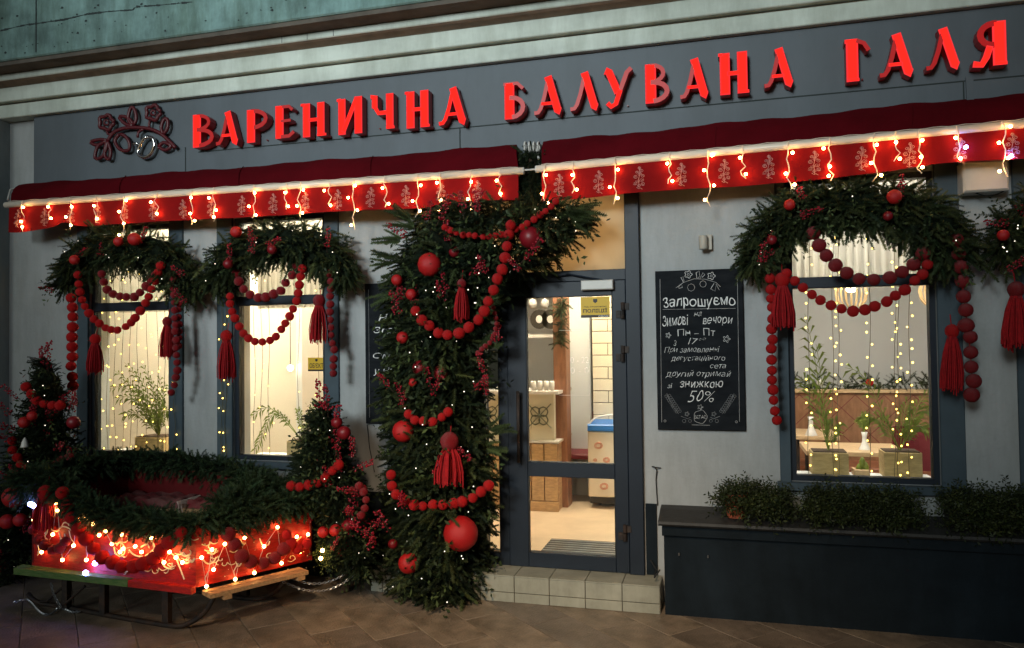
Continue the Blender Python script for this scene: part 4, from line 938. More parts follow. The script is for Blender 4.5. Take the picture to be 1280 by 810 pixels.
def strip(P, w_, y0, y1, sx, sz_, ox, oz, mb):
    """thick stroke along a centre line, swept from y0 to y1"""
    P = [np.array([ox+p[0]*sx, oz+p[1]*sz_]) for p in P]; n = len(P); Lf = []; Rt = []
    for i in range(n):
        t = P[min(i+1, n-1)]-P[max(i-1, 0)]; t /= np.linalg.norm(t); nn = np.array([-t[1], t[0]]); Lf.append(P[i]+nn*w_/2); Rt.append(P[i]-nn*w_/2)
    vs = []
    for a, b in zip(Lf, Rt): vs += [(a[0], y0, a[1]), (b[0], y0, b[1]), (b[0], y1, b[1]), (a[0], y1, a[1])]
    fs = [(0, 3, 2, 1), (4*n-4, 4*n-3, 4*n-2, 4*n-1)]
    for i in range(n-1):
        a = 4*i; fs += [(a, a+1, a+5, a+4), (a+1, a+2, a+6, a+5), (a+2, a+3, a+7, a+6), (a+3, a, a+4, a+7)]
    mb.add(vs, fs)
for ch, xl, xr, yt, yb, dim in SIGN:
    Y = -.15; ym = (yt+yb)/2; xr2 = xl+(xr-xl)*.93; X0, X1 = at(xl, ym, Y)[0], at(xr2, ym, Y)[0]; Z0, Z1 = at((xl+xr2)/2, yb, Y)[2], at((xl+xr2)/2, yt, Y)[2]
    g = GL[ch]; mx = max(max(p[0] for p in s[1])+(s[2]/2 if abs(s[1][0][0]-s[1][-1][0]) < .05 else 0) for s in g); mn = min(0, min(min(p[0] for p in s[1]) for s in g)); H = Z1-Z0; sx = (X1-X0)/(mx-mn); ox = X0-mn*sx
    body = MB(); lit = MB(); dm = MB(); rim = MB()
    for k, (kind, P, w_) in enumerate(g):
        e = k*.0012; d_ = dim and kind in 'DT'; 
        if kind == 'T' and not dim: d_ = False
        wm = w_*H*1.02
        strip(P, wm, -.155-e, -.085, sx, H, ox, Z0, body)
        strip(P, wm*.99, -.160-e, -.1551-e, sx, H, ox, Z0, dm if d_ else rim)
        if not d_:
            P2 = [np.array(p, float) for p in P]; d0 = P2[1]-P2[0]; d0 /= np.linalg.norm(d0); d1 = P2[-1]-P2[-2]; d1 /= np.linalg.norm(d1); P2[0] = P2[0]+d0*.03; P2[-1] = P2[-1]-d1*.03
            strip(P2, wm*.72, -.1615-e, -.1601-e, sx, H, ox, Z0, lit)
    for q in (.2, .8): x = X0+(X1-X0)*q; body.tube([(x, -.09, Z0+.03), (x, -.071, Z0+.03)], .006, 5)
    o = body.build('letter', M['letter_body'], sg); lit.build('lit_face', M['letter_lit'], o); rim.build('face_rim', M['letter_rim'], o)
    if dm.v: dm.build('dim_stroke', M['letter_dim'], o)
# emblem
em = thing('flower_emblem', 'dark red wall emblem of a flowering branch left of the sign', 'emblem', at(170, 165, -.1))
def epx(x, y): return at(100+x/3.765, 90+y/3.765, -.115)
def etube(P, r=.014, name='branch', m='emblem', closed=False):
    pts = [epx(*p) for p in P]
    if closed: pts = pts+[pts[0]]
    pts = smooth_path(pts, .02); mb = MB(); mb.tube(pts, r, 6); mb.build(name, M[m], em, smooth=True)
    back = MB(); c = np.mean(pts, 0)
    return c
etube([(130, 325), (160, 285), (210, 265), (270, 262), (330, 268), (380, 290), (420, 325), (455, 362)], .016)
for cx, cy in ((125, 238), (345, 192)):
    etube([(cx+33*cos(k*pi/15)*(1+.16*cos(5*k*pi/15)), cy+33*sin(k*pi/15)*(1+.16*cos(5*k*pi/15))) for k in range(30)], .016, 'flower', closed=True)
    etube([(cx+12*cos(k*pi/4), cy+12*sin(k*pi/4)) for k in range(8)], .009, 'flower_centre', closed=True)
etube([(125, 272), (135, 295), (150, 290)], .011); etube([(330, 228), (325, 250), (330, 265)], .011)
for L_ in ([(250, 255), (228, 225), (235, 180), (248, 165), (262, 190), (265, 225)], [(250, 255), (215, 245), (185, 212), (220, 212), (245, 235)], [(390, 292), (383, 260), (395, 225), (410, 220), (415, 250), (405, 280)],
           [(370, 352), (395, 332), (430, 350), (400, 368)], [(185, 292), (165, 325), (190, 365), (230, 368), (232, 330), (210, 300)], [(128, 322), (95, 318), (50, 330), (85, 345)], [(128, 325), (85, 350), (72, 405), (105, 400), (125, 360)], [(130, 325), (145, 370), (138, 412), (118, 395), (120, 355)]):
    etube(L_, .015, 'leaf', closed=True)
etube([(300, 268), (275, 285), (272, 310)], .011); etube([(320, 305), (345, 315), (350, 345), (335, 385), (305, 402), (278, 390), (275, 370), (285, 345), (300, 318)], .016, 'plum', 'chrome', closed=True); etube([(275, 340), (255, 335), (250, 350)], .012, 'plum', 'chrome')

# ---------------------------------------------------------------- chalk boards
def chalkboard(xl, xr, yt, yb, label):
    t = thing('chalkboard', label, 'chalkboard', at((xl+xr)/2, yb, -.03), 'chalk menu boards on the front wall'); mb = MB(); pbox(mb, xl, xr, yt, yb, -.03, -.001, .004); p = mb.build('board', M['board'], t); return t
cb = chalkboard(820.5, 930.5, 337, 538, 'black chalkboard with winter evening offer right of the glass door')
YB = -.0325
def cl(P, m='chalk', r=.0016, name='chalk_drawing', par=None):
    mb = MB(); mb.tube([at(800+x/3.68, 330+y/3.68, YB) for x, y in P], r, 3, cap=False); return mb
def draw(lines, parent, m='chalk', r=.0016, name='chalk_drawing'):
    mb = MB()
    for P in lines: mb.tube([at(800+x/3.68, 330+y/3.68, YB) for x, y in P], r, 3, cap=False)
    return mb.build(name, M[m], parent)
def ring(cx, cy, r, n=9, k=0): return [(cx+(r*(1+k*cos(5*2*pi*i/(n-1))))*cos(2*pi*i/(n-1)), cy+(r*(1+k*cos(5*2*pi*i/(n-1))))*sin(2*pi*i/(n-1))) for i in range(n)]
draw([[(92, 70), (100, 728)], [(448, 62), (458, 725)]], cb, r=.0014, name='border_line')
draw([[(165, 110), (200, 85), (250, 68), (300, 70), (350, 85), (370, 105)], ring(222, 48, 15, 26, .25), ring(222, 48, 5), ring(328, 55, 15, 26, .25), ring(328, 55, 5), ring(235, 108, 17), [(262, 66), (258, 40), (272, 32), (275, 55), (265, 68)], [(275, 66), (290, 40), (298, 50), (285, 62)], ring(290, 92, 15), [(340, 90), (325, 115), (345, 125), (350, 95), (365, 120), (350, 92)], [(200, 84), (188, 62), (198, 58), (203, 80)], [(175, 108), (190, 92), (195, 108), (178, 112)]], cb)
def ct(s, x0, x1, y0, y1, sh=.0, m='chalk', bold=-.016): put_text(s, 800+x0/3.68, 800+x1/3.68, 330+y0/3.68, 330+y1/3.68, YB, M[m], cb, sh, bold, 'chalk_writing')
ct('Запрошуємо', 106, 438, 145, 207, 0, bold=.0); ct('на', 248, 284, 222, 240, .3); ct('Зимові', 102, 222, 232, 284, .15, bold=-.004); ct('вечори', 288, 424, 244, 284, .25, bold=-.006); ct('Пн – Пт', 175, 346, 298, 330, 0)
ct('17°°', 220, 302, 340, 370, .3); ct('з', 155, 168, 352, 378, .2); ct('При замовленні', 112, 368, 380, 412, .3); ct('дегустаційного', 142, 392, 420, 450, .3); ct('сета', 322, 396, 462, 480, .3); ct('другий отримай', 118, 418, 490, 524, .3); ct('зі', 126, 148, 548, 570, .2); ct('знижкою', 184, 382, 540, 568, .15, bold=-.004); ct('50%', 220, 346, 584, 634, .35)
draw([ring(130, 328, 9, 26, .5), ring(398, 345, 12, 26, .5), ring(277, 658, 9, 26, .5), [(105, 209), (440, 204)]], cb, r=.0013)
ll = []
for sx in (-1, 1):
    c = 278
    for k in range(9):
        x = c+sx*(150-6*k); y = 605+k*9; ll += [ring(x-sx*8, y, 6), ring(x+sx*8, y+3, 6)]
    ll.append([(c+sx*155, 595), (c+sx*130, 650), (c+sx*100, 690)]); ll.append([(c+sx*90, 700), (c+sx*60, 712), (c+sx*45, 705)]); ll += [ring(c+sx*62, 690, 8, 26, .4), ring(c+sx*75, 722, 8), ring(c+sx*48, 722, 7)]
draw(ll, cb, 'chalk_dim', .0012); draw([ring(278, 703, 30, 40, .06), [(238, 740), (322, 742)], ring(115, 722, 5), ring(443, 726, 5)], cb, r=.0013); ct('ВІТАЄ', 252, 305, 696, 711)
cb = chalkboard(456.5, 545, 353, 530, 'black chalkboard half hidden behind the left side of the garland arch')
def dt(s, x0, x1, y0, y1, sh=.25, m='chalk', bold=-.004): put_text(s, x0, x1, y0, y1, YB, M[m], cb, sh, bold, 'chalk_writing')
dt('На', 473, 492, 392, 401); dt('Згадаємо', 467, 540, 408, 418); dt('Смак', 466, 510, 441, 448); dt('у Нас', 467, 500, 459, 470); mb = MB(); mb.tube([at(460.5, 362, YB), at(462, 522, YB)], .0016, 3); mb.tube([at(467, 424, YB), at(485, 422, YB)], .0016, 3); mb.build('border_line', M['chalk_dim'], cb)

# ---------------------------------------------------------------- wall fittings
t = thing('wall_lamp', 'small unlit cylinder wall lamp above the right chalkboard', 'wall lamp', at(884, 303, -.04))
mb = MB(); p = at(879, 303, -.08); mb.lathe(p-np.array([0, 0, .045]), [(.026, 0), (.028, .005), (.028, .085), (.026, .09)], 14); mb.build('lamp_cylinder', M['grey_plastic'], t, smooth=True)
mb = MB(); pbox(mb, 883, 890, 293, 312, -.045, -.001, .003); mb.build('bracket', M['grey_plastic'], t)
t = thing('wall_box', 'beige metal box on the wall under the right awning', 'box', at(1233, 240, -.12))
mb = MB(); pbox(mb, 1204, 1262, 200, 239, -.14, -.001, .012); mb.build('housing', M['white_metal'], t)
mb = MB(); mb.tube([at(1215+i*5, 239+6*sin(pi*i/8), -.1) for i in range(9)], .004, 5); mb.build('cable', M['wire_dark'], t)
mb = MB(); mb.tube([at(819, 584, -.03), at(821, 588, -.02), at(820, 600, -.012), at(822, 632, -.012)], .004, 5); mb.tube([at(815, 583, -.01), at(819, 584, -.03), at(826, 585, -.01)], .004, 5); o = mb.build('loose_cable', M['wire_dark']); tag(o, 'thin black cable looping down the wall right of the door post', 'cable')
mb = MB(); mb.tube([at(459, 531, -.01), at(462, 560, -.015), at(468, 590, -.01)], .003, 5); o = mb.build('loose_cable', M['wire_dark']); tag(o, 'thin cable dropping from the lower corner of the left chalkboard', 'cable')
mb = MB(); mb.tube([at(813, 700, -.05), at(820, 712, -.1), at(818, 722, -.2), at(825, 712, -.2)], .005, 5); o = mb.build('loose_cable', M['wire_dark']); tag(o, 'black cable end lying on the doorstep beside the ledge', 'cable')

# ---------------------------------------------------------------- window light curtains
def light_curtain(xs, y0, y1, Y, label, step, jit=0, r=.0062):
    t = thing('light_curtain', label, 'string lights', at(xs[0], y0, Y), 'fairy light strings')
    for k, x in enumerate(xs):
        n_ = 16; P = [at(x+1.2*sin(i*.8+k), y0+(y1-y0)*i/n_, Y+.01*sin(k)) for i in range(n_+1)]; mb = MB(); mb.tube(P, .0022, 3); d = mb.build('drop_wire', M['wire_thin'], t)
        mb = MB(); y = y0+random.uniform(4, step)
        while y < y1: p = at(x+random.choice((-3, 3))+random.uniform(-1, 1)+jit*random.uniform(-4, 4), y, Y-.004); mb.ball(p, r*random.uniform(.8, 1.1), 6, 4); y += step*random.uniform(.6, 1.3)
        mb.build('bulbs', M['bulb_small'], d, kind='stuff')
    return t
light_curtain([123, 134, 143, 153, 163, 172, 184, 197, 206], 300, 568, .13, 'curtain of warm fairy lights in the leftmost window', 22, 1)
light_curtain([318, 327, 336, 373, 399], 300, 572, .13, 'sparse curtain of fairy lights in the window above the sleigh', 42, 1, .0055)
light_curtain([1011, 1041, 1048, 1087, 1119, 1123, 1137], 285, 600, .13, 'curtain of warm fairy lights in the right window', 17)
light_curtain([277, 282], 385, 572, -.04, 'string of fairy lights down the trim left of the window above the sleigh', 24)
light_curtain([218], 470, 572, -.04, 'string of fairy lights down the right trim of the leftmost window', 26)

# ---------------------------------------------------------------- window swags
def swag(path, label, n, ornaments=(), dotn=14, Y=-.2):
    P = [at(p[0], p[1], Y) for p in path]; R_ = [p[2]/ppm(p[0], Y)*.82 for p in path]
    t = thing('fir_swag', label, 'garland', P[len(P)//2], 'fir swags over the windows')
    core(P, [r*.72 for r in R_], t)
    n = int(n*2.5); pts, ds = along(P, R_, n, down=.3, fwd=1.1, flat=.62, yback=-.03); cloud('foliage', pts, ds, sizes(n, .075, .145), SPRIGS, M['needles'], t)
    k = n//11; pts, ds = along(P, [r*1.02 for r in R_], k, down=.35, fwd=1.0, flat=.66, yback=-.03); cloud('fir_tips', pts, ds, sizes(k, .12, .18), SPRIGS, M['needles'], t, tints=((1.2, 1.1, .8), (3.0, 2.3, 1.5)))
    k = n//12; pts, ds = along(P, R_, k, down=.0, flat=.7, yback=-.03); cloud('leaves', pts, ds, sizes(k, .10, .16), LEAFS, M['needles'], t, tints=((1.0, 1.0, .8), (2.2, 2.1, 1.6)))
    mb = MB(); mb.tube([p+np.array([0, .08, .02]) for p in P], .02, 6); mb.build('branch', M['bark'], t)
    pts, ds = along(P, [r*1.05 for r in R_], dotn, down=0, flat=.9, yback=-.05)
    dots(t, [p+np.array([0, -.05, 0]) for p in pts], .0038)
    for i in range(6):
        p = random.choice(path); berry_spray(p[0]+random.uniform(-15, 15), p[1]+random.uniform(-14, 18), Y-.14, t, (random.uniform(-.8, .5), random.uniform(-1.4, 1.4), 0), .7)
    return t
swag([(80, 362, 18), (90, 330, 30), (124, 312, 34), (165, 312, 36), (200, 320, 36), (226, 345, 28), (238, 370, 17)], 'dark fir swag over the leftmost window', 520)
swag([(266, 362, 20), (282, 328, 32), (316, 308, 37), (355, 305, 39), (395, 310, 38), (424, 330, 28), (434, 354, 18)], 'dark fir swag over the window above the sleigh', 560)
swag([(938, 335, 20), (958, 295, 33), (1000, 263, 40), (1050, 258, 42), (1090, 258, 42), (1130, 264, 45), (1172, 288, 46), (1200, 330, 30)], 'dark fir swag over the big right window', 900, dotn=34)
swag([(1252, 325, 18), (1262, 290, 26), (1290, 262, 34), (1340, 250, 40), (1390, 255, 40)], 'dark fir swag cut by the right edge of the photo', 330)
wb = [
 (148, 302, 6, 'small red ball at the top left of the leftmost window swag'), (168, 299, 8, 'red ball at the top middle of the leftmost window swag'), (93, 325, 6, 'red ball at the left end of the leftmost window swag'),
 (295, 290, 7, 'bright red ball at the top of the swag above the sleigh'), (285, 330, 6, 'dim red ball low on the swag above the sleigh'), (340, 312, 6, 'dim red ball in the middle of the swag above the sleigh'),
 (1118, 246, 9, 'red ball near the top of the big right window swag'), (987, 256, 7, 'red ball on the left shoulder of the big right window swag'), (965, 300, 6, 'dim red ball at the left end of the big right window swag'), (1110, 270, 6, 'dim red ball in the middle of the big right window swag'), (1254, 294, 7, 'red ball at the left end of the swag at the photo edge')]
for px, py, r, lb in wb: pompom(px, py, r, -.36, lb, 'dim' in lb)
G = 'red felt bead garlands'
bead_garland([(97, 345), (100, 367), (107, 383), (116, 398), (128, 408), (143, 413), (160, 406), (173, 393), (182, 378), (188, 365), (194, 348), (201, 332)], -.30, 5.4, 'long bead loop hanging low across the leftmost window', G)
bead_garland([(128, 342), (132, 357), (140, 367), (152, 371), (166, 371), (177, 365), (184, 355), (196, 343)], -.24, 5.6, 'short upper bead loop across the leftmost window', G, True)
bead_garland([(89, 372), (91, 400), (90, 440), (91, 484)], -.25, 6.4, 'straight bead string hanging left of the leftmost window', G)
bead_garland([(217, 350), (219, 400), (221, 450), (219, 478), (214, 490)], -.26, 4.9, 'straight bead string hanging right of the leftmost window', G, True)
bead_garland([(225, 352), (223, 400), (224, 440)], -.22, 4.6, 'second dark bead string right of the leftmost window', G, True)
bead_garland([(287, 370), (290, 387), (296, 401), (303, 415), (313, 424), (327, 428), (339, 424), (348, 417), (355, 407), (364, 392), (370, 378), (373, 362), (376, 348), (379, 334)], -.30, 5.4, 'long bead loop hanging low across the window above the sleigh', G)
bead_garland([(296, 342), (302, 358), (312, 367), (325, 372), (340, 369), (352, 362), (359, 351), (366, 340), (373, 328)], -.24, 6.0, 'short upper bead loop across the window above the sleigh', G, True)
bead_garland([(412, 342), (413, 380), (413, 410), (417, 440), (416, 470)], -.25, 5.0, 'straight bead string right of the window above the sleigh', G, True)
bead_garland([(1016, 292), (1027, 313), (1039, 327), (1053, 338), (1069, 346), (1088, 349), (1107, 348), (1125, 342), (1142, 331), (1154, 316)], -.24, 8.6, 'large dark bead loop high across the big right window', G, True)
bead_garland([(984, 342), (993, 350), (1002, 358), (1012, 366), (1024, 374), (1037, 380), (1050, 385), (1064, 388), (1079, 387), (1093, 383), (1107, 377), (1120, 369), (1131, 360), (1143, 350), (1154, 340), (1161, 328)], -.31, 6.9, 'smaller bright bead loop low across the big right window', G)
bead_garland([(962, 348), (965, 390), (965, 430), (966, 480), (971, 530)], -.24, 6.6, 'long bead string hanging left of the big right window', G)
bead_garland([(1196, 300), (1200, 330), (1203, 355), (1207, 390), (1212, 430), (1215, 470), (1217, 500)], -.26, 9.2, 'long string of big beads hanging right of the big right window', G, True)
tassel(119, 424, 466, 21, -.28, 'red tassel on the left side of the leftmost window'); tassel(209, 402, 447, 19, -.24, 'dark red tassel on the right side of the leftmost window', True)
tassel(283, 420, 474, 23, -.28, 'red tassel left of the window above the sleigh'); tassel(399, 376, 427, 25, -.28, 'dark red tassel right of the window above the sleigh', True)
tassel(978, 350, 410, 30, -.30, 'bright red tassel at the left of the big right window', lean=2); tassel(1190, 414, 489, 27, -.22, 'red tassel low beside the right trim of the big right window'); tassel(1270, 362, 436, 32, -.30, 'dark red tassel at the right edge of the photo', True)

# ---------------------------------------------------------------- garland arch
ar = thing('fir_garland_column', 'tall dark fir garland column rising from the pavement and bending over the glass door', 'garland', gz(540, 755, 0))
rows = [(252, 530, 738), (264, 520, 745), (285, 512, 742), (305, 500, 715), (335, 484, 690), (347, 480, 640), (372, 480, 622), (400, 478, 618), (450, 478, 612), (480, 470, 615), (520, 478, 612), (560, 480, 624), (600, 478, 622), (640, 480, 622), (680, 470, 616), (720, 472, 612), (748, 478, 612), (757, 500, 600)]
rows2 = [(r[0], r[1], r[2]) for r in rows]
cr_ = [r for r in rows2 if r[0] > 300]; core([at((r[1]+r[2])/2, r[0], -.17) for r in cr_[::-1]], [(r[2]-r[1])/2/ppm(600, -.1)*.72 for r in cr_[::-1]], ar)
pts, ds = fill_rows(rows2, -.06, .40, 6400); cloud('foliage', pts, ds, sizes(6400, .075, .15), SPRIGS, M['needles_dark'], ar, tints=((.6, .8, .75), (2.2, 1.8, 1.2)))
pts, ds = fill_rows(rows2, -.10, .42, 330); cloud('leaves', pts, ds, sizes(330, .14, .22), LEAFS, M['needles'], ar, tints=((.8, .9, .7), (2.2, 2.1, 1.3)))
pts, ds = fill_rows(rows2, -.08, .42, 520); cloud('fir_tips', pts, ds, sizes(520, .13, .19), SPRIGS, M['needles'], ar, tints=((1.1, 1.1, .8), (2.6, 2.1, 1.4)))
pts = []; ds = []
for (px, py, dx, dz) in ((490, 330, -1, .15), (498, 322, -1, .3), (505, 345, -.9, -.1), (515, 285, -.9, .5), (500, 300, -.9, .3), (512, 275, -.8, .6), (494, 365, -.9, -.2), (520, 355, -.6, -.2), (528, 362, -.7, -.4), (700, 268, 1, .2), (715, 272, 1, -.1), (722, 262, 1, .1), (605, 380, 1, .4), (600, 430, 1, .2), (612, 540, 1, .3), (608, 560, .9, .1)):
    for k in range(7): pts.append(at(px+random.uniform(-4, 4), py+random.uniform(-5, 5), -.35)); ds.append(np.array([dx+random.gauss(0, .18), -.3+random.gauss(0, .2), dz+random.gauss(0, .22)]))
cloud('fir_tips', pts, ds, sizes(len(pts), .12, .20), SPRIGS, M['needles'], ar, tints=((1.3, 1.3, 1.0), (2.4, 2.3, 1.6)))
pts, ds = fill_rows([(190, 640, 692), (225, 636, 694), (255, 630, 706)], -.10, .05, 520, down=.3); cloud('fir_tips', pts, ds, sizes(520, .07, .11), SPRIGS, M['needles_dark'], ar)
mb = MB(); mb.tube([at(545, 750, -.1), at(545, 600, -.1), at(545, 420, -.1), at(560, 330, -.1), at(600, 280, -.1), at(665, 260, -.1), at(665, 200, -.12)], .05, 8); mb.build('support_trunk', M['bark'], ar)
pts, ds = fill_rows(rows2, -.12, .46, 60); dots(ar, [p+np.array([0, -.06, 0]) for p in pts], .0042)
for (px, py, ry) in ((507, 372, -1.0), (515, 385, -.6), (500, 380, .2), (558, 385, .1), (565, 310, .2), (580, 275, .0), (590, 270, .3), (600, 272, -.3), (650, 330, .4), (655, 345, .5), (535, 500, .3), (540, 490, -.3), (500, 400, .5), (492, 490, -.8), (605, 470, .7), (610, 500, .5), (585, 350, .5), (560, 372, .0), (480, 660, -1.2), (505, 640, -.8), (490, 670, -.6), (620, 430, .8), (590, 490, .5), (530, 280, -.3), (545, 283, .2), (515, 300, -.9), (610, 345, .3), (575, 690, .6), (540, 600, -.3), (596, 580, .5), (506, 505, -.9), (500, 515, -.5)):
    berry_spray(px, py, -.50, ar, (random.uniform(-.9, .3), ry, random.random()*6), random.uniform(.65, .95))
AG = [(537, 331, 15, 'large bright red ball on the upper left of the garland arch'), (496, 350, 7, 'small red ball at the left edge of the arch just above the chalkboard'), (514, 368, 7, 'small red ball where the big bead loop starts on the arch'), (663, 297, 14, 'large dark red ball on the arch over the door', 1), (568, 315, 7, 'dim red ball between the bright ball and the hanging beads', 1), (503, 422, 7.5, 'red ball beside the chalkboard lettering on the arch'), (525, 460, 9.5, 'dim red ball left of its twin in the middle of the arch column', 1), (551, 466, 9.5, 'dim red ball right of its twin in the middle of the arch column', 1), (516, 478, 5.5, 'tiny red ball under the dim pair on the arch column'), (504, 539, 13.5, 'large bright red ball at the left edge of the arch column below the chalkboard'), (576, 667, 21.5, 'largest red ball low on the arch column beside the door'), (511, 704, 13, 'bright red ball near the foot of the arch column'), (491, 680, 6, 'small dim red ball at the left foot of the arch column', 1), (630, 690, 4, 'tiny dim red ball at the right foot of the arch column', 1)]
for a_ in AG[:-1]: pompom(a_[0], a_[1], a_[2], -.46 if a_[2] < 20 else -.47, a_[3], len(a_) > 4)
bead_garland([(556, 284), (570, 291), (588, 294), (609, 296), (627, 293), (645, 286), (660, 279), (675, 269), (688, 260), (696, 250)], -.50, 4.6, 'small bead loop across the top of the garland arch', G)
bead_garland([(638, 280), (636, 300), (631, 316), (629, 330), (624, 345), (618, 360), (611, 376), (604, 391), (595, 402), (583, 411), (570, 417), (556, 418), (543, 413), (532, 404), (522, 393), (516, 381)], -.54, 7.4, 'large bead loop sweeping down the middle of the garland arch', G)
bead_garland([(617, 385), (620, 400), (619, 415), (613, 427), (603, 436), (592, 443)], -.42, 3.4, 'thin dark bead string at the right edge of the arch column', G, True)
bead_garland([(511, 517), (520, 525), (533, 528), (547, 525), (558, 518), (565, 510)], -.53, 6.2, 'short bead loop across the middle of the arch column', G)
bead_garland([(488, 594), (491, 609), (498, 621), (508, 628), (519, 631), (532, 632), (547, 631), (562, 630), (576, 628), (589, 622), (602, 613), (614, 604)], -.51, 6.8, 'bead loop low across the arch column above the largest ball', G)
tassel(577, 355, 400, 20, -.52, 'dark red tassel inside the big bead loop of the arch', True); tassel(562, 552, 605, 38, -.55, 'wide dark red tassel above the low bead loop of the arch', True)

# ---------------------------------------------------------------- small decorated trees
def small_tree(rows, Yc, dep, n, label, base):
    t = thing('decorated_fir_tree', label, 'tree', base, 'small decorated fir trees beside the sleigh')
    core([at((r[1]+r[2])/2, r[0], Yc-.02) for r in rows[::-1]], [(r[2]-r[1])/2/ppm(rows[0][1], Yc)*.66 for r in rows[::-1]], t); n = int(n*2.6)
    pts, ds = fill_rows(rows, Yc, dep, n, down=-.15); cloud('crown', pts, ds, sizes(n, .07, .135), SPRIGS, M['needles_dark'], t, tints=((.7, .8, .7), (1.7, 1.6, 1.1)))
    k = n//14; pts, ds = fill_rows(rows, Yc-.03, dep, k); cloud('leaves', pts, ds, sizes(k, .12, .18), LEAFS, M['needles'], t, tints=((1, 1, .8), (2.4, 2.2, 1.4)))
    top = at((rows[0][1]+rows[0][2])/2, rows[0][0], Yc); mb = MB(); mb.tube([(base[0], Yc, 0), (top[0], Yc, top[2]-.1)], [.035, .008], 7); mb.build('trunk', M['bark'], t)
    k = n//110; pts, ds = fill_rows(rows, Yc-.05, dep+.03, k); dots(t, [p+np.array([0, -.05, 0]) for p in pts], .0036)
    return t
lt = small_tree([(450, 46, 66), (475, 38, 82), (500, 28, 92), (530, 20, 98), (560, 8, 108), (590, 2, 118), (640, -10, 60), (700, -20, 45), (735, -10, 35)], -.45, .28, 900, 'small decorated fir tree at the left edge behind the sleigh', (-5.2, -.45, 0))
rt = small_tree([(508, 394, 414), (525, 384, 428), (550, 376, 438), (590, 360, 450), (620, 368, 466), (660, 390, 470), (700, 410, 474), (716, 436, 472)], -.30, .28, 900, 'small dark decorated fir tree between the sleigh and the garland arch', (-2.62, -.3, 0))
for px, py, ry, s in ((58, 468, -.05, 1.0), (62, 470, .25, .9), (22, 522, -.9, .9), (28, 538, -1.3, .9), (25, 530, -1.1, .8), (95, 590, .9, .8), (80, 600, .3, .8), (88, 590, -.3, .8), (15, 690, -1.6, 1.0), (12, 700, -2.2, .9), (30, 668, -.8, .9)): berry_spray(px, py, -.72, lt, (random.uniform(-.3, .2), ry, random.random()*6), s)
for px, py, ry, s in ((404, 520, -.12, 1.0), (410, 522, .15, .9), (414, 540, .4, .8), (418, 700, .8, .7), (470, 672, 1.1, .9), (462, 690, .8, .9), (448, 668, .3, .7)): berry_spray(px, py, -.62, rt, (random.uniform(-.3, .2), ry, random.random()*6), s)
for k in range(16): berry_spray(random.uniform(22, 100), random.uniform(495, 610), -.74, lt, (random.uniform(-.9, .2), random.uniform(-1.3, 1.3), random.random()*6), .75)
for k in range(16): berry_spray(random.uniform(384, 455), random.uniform(545, 680), -.60, rt, (random.uniform(-.9, .2), random.uniform(-1.3, 1.3), random.random()*6), .75)
for a_ in ((17, 621, 13, 'large red ball at the far left behind the sleigh'), (9, 652, 9, 'red ball cut by the left edge of the photo'), (25, 650, 8, 'small red ball beside the yarn tassel of the sleigh'), (40, 520, 6, 'red ball on the left of the small tree by the window'), (92, 528, 8, 'dim red ball on the right of the small tree by the window'), (30, 528, 7, 'red ball low left on the small tree by the window')): pompom(a_[0], a_[1], a_[2], -.85, a_[3], 'dim' in a_[3])
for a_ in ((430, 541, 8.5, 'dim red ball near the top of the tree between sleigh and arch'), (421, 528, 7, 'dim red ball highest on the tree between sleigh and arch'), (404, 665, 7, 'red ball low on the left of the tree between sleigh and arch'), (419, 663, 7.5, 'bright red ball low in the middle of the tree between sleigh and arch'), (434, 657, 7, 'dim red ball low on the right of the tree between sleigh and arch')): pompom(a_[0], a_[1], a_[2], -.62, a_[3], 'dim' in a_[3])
bead_garland([(33, 484), (39, 494), (48, 501), (58, 505), (70, 508), (80, 505)], -.76, 6.2, 'short bead loop near the top of the small tree by the window', G)
bead_garland([(14, 552), (16, 563), (21, 573), (29, 580), (39, 585), (48, 588)], -.76, 5.6, 'bright bead loop at the lower left of the small tree by the window', G)
bead_garland([(62, 588), (72, 580), (84, 572), (95, 575)], -.76, 6.2, 'dark bead loop at the lower right of the small tree by the window', G, True)
bead_garland([(364, 608), (378, 608), (390, 605), (402, 600), (412, 593), (421, 584), (428, 575)], -.62, 6.6, 'bead loop rising across the tree between sleigh and arch', G)
bead_garland([(440, 612), (450, 608), (456, 618), (457, 632), (452, 644), (444, 650)], -.62, 5.4, 'curled dark bead string on the right of the tree between sleigh and arch', G, True)
o = MB(); p = at(31, 552, -.78); o.lathe(p-np.array([0, 0, .04]), [(.03, 0), (.027, .01), (.02, .04), (.01, .06), (.003, .07)], 12); o = o.build('bell_ornament', M['ceramic'], smooth=True); tag(o, 'small white bell hanging on the small tree by the window', 'ornament')

